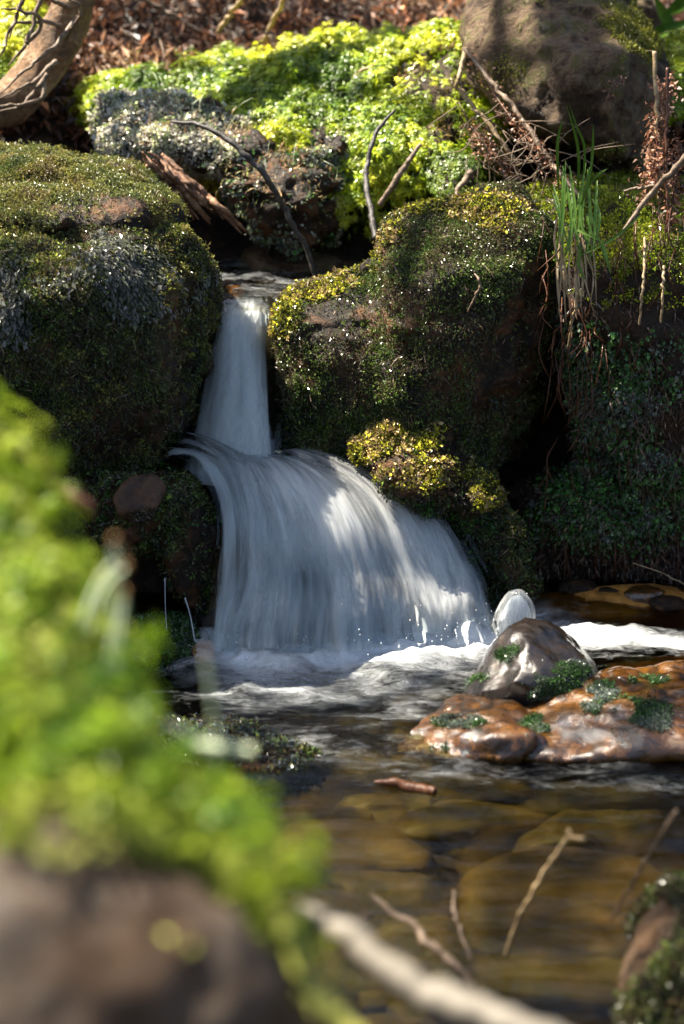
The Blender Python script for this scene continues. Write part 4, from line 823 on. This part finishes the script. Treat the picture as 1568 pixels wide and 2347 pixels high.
for j in range(15):
    x = 1265 + random.uniform(0, 90); y0 = random.uniform(470, 560)
    V, F = blade_geo([P(x, y0, 2.72), P(x + random.uniform(-10, 20), y0 + 80, 2.685), P(x + random.uniform(0, 35), y0 + random.uniform(130, 230), 2.68)], random.uniform(.0018, .0036)); link('dead_blade', V, F, M_STRAW, gt)
# broad leaves, top right
lf = empty('leafy_plant', P(1560, 110, 3.5)); tag(lf, 'broad green leaves of a plant in the top right corner', 'plant')
for pts in [[(1480, 95, 3.5), (1520, 70, 3.48), (1600, 45, 3.46)], [(1530, 30, 3.5), (1560, 10, 3.48), (1600, -20, 3.46)], [(1570, 120, 3.5), (1530, 50, 3.49), (1500, -10, 3.47)]]:
    V, F = blade_geo([P(*q) for q in pts], .022); link('leaf', V, F, M_GRASS, lf)

# dead ferns and hanging debris on the right
FERN = [(.05, .018, .01), (.14, .055, .03), (.24, .11, .06), (.34, .2, .13)]
def dead_fern(label, rows, n, size, w=.0018):
    pp = catmull([P(*q) for q in rows], 60); e = tube('dead_fern', [P(*q) for q in rows], [w * 1.2, w, w * .5], M_REDTWIG, label=label, cat='dead fern', sides=5, n=30)
    k = rng.integers(0, 60, n); B_ = pp[k] + rng.normal(0, size * .9, (n, 3)) * np.array([1, .7, 1]); D_ = unit(rng.normal(0, 1, (n, 3)) + np.array([0, 0, -.6])); l_ = size * rng.uniform(.4, 1.1, n)
    V, F, c = leaf_quads(B_, D_, unit(rng.normal(0, 1, (n, 3))), l_, l_ * .5, palette(B_, FERN, 30, 4, .4), .6)
    o = link('shrivelled_leaflets', V, F, M_LITTER, e, smooth=False, cols=c); o['kind'] = 'stuff'
dead_fern('shrivelled reddish fern hanging along the tall straws at the right end of the brown rock', [(1525, 190, 2.86), (1505, 330, 2.8), (1490, 450, 2.78)], 700, .010)
dead_fern('dark shrivelled fern hanging at the right edge behind the lichened grey twig', [(1560, 330, 2.84), (1540, 480, 2.78), (1525, 640, 2.74)], 700, .010)
dead_fern('shrivelled brown fern drooping across the foot of the brown rock', [(1090, 140, 3.04), (1150, 240, 2.96), (1220, 330, 2.9), (1290, 420, 2.86)], 420, .008)
dead_fern('curled orange brown fern tip hanging on the face of the brown rock', [(1440, 175, 2.93), (1400, 205, 2.9), (1385, 255, 2.88)], 40, .006, .001)
dead_fern('clump of withered fern filling the gap left of the brown rock foot', [(1080, 290, 3.02), (1130, 350, 2.98), (1180, 400, 2.95)], 260, .009)
geos = []
for _ in range(260):
    x, y = random.uniform(1240, 1600), random.uniform(470, 1250)
    if y > 850 and random.random() < .6: continue
    Y_ = 2.72 if y < 850 else 2.75; l = random.uniform(40, 170); q = P(x, y, Y_ - .005)
    geos.append(tube_geo([q, P(x + random.gauss(0, 10), y + l * .5, Y_ - random.uniform(.01, .04)), P(x + random.gauss(0, 22), y + l, Y_ - random.uniform(0, .03))], [.0007, random.uniform(.0006, .0014), .0004], 4, 8))
V, F = join(geos); o = link('hanging_roots', V, F, M_REDTWIG, base=P(1400, 1200, 2.75)); tag(o, 'mass of fine brown roots hanging down the right earth bank', 'roots', kind='stuff')
geos = []
for _ in range(80):
    x, y = random.uniform(1040, 1330), 0; y = 240 + (x - 1040) * .65 + random.gauss(20, 45); Y_ = 3.0 - (x - 1040) * .0006
    q = P(x, y, Y_); d = np.array([random.gauss(.03, .04), random.uniform(-.03, .01), random.gauss(-.03, .03)])
    geos.append(tube_geo([q, q + d * .5 + rng.normal(0, .006, 3), q + d], [.0007, .001, .0004], 4, 7))
V, F = join(geos); o = link('root_tangle', V, F, M_TWIG, base=P(1180, 380, 2.95)); tag(o, 'tangle of dead stems and roots below the left side of the brown rock', 'roots', kind='stuff')
# ================================================================== LITTER AND UNDERGROWTH (uncountable)
def ter_pts(n, x0, x1, y0, y1):
    x = rng.uniform(x0, x1, n); y = y0 + (y1 - y0) * rng.random(n) ** 1.5; z = terrain_z(x, y); return np.stack([x, y, z], 1), np.tile([0, -.3, .95], (n, 1))
p_, n_ = ter_pts(26000, -1.1, 1.2, 3.35, 5.2)
V, F, c = tuft(p_, n_, 2, .022, .4, .9, 0, [(.02, .009, .005), (.07, .03, .016), (.16, .07, .035), (.26, .16, .09)], .03, 8, .5)
lt = link('leaf_litter', V, F, M_LITTER, base=np.zeros(3), smooth=False, cols=c); tag(lt, 'brown dead bracken and leaf litter on the ground behind the rocks', 'leaf litter', kind='stuff')
geos = []
for _ in range(420):
    x, y = random.uniform(-.7, .8), random.uniform(3.5, 4.4); z = float(terrain_z(np.array([x]), np.array([y]))[0])
    a = random.uniform(0, math.pi); l = random.uniform(.04, .14); d = np.array([math.cos(a) * l, random.uniform(-.04, .04), abs(math.sin(a)) * l * .6]); q = np.array([x, y, z + .01])
    geos.append(tube_geo([q, q + d * .5 + rng.normal(0, .006, 3), q + d], [.0018, .002, .001], 5, 7))
V, F = join(geos); o = link('brushwood', V, F, M_TWIG, base=np.zeros(3)); tag(o, 'tangle of thin dead twigs in the litter behind the moss', 'brushwood', kind='stuff')
for o in bpy.data.objects:
    if '_b' in o: del o['_b']
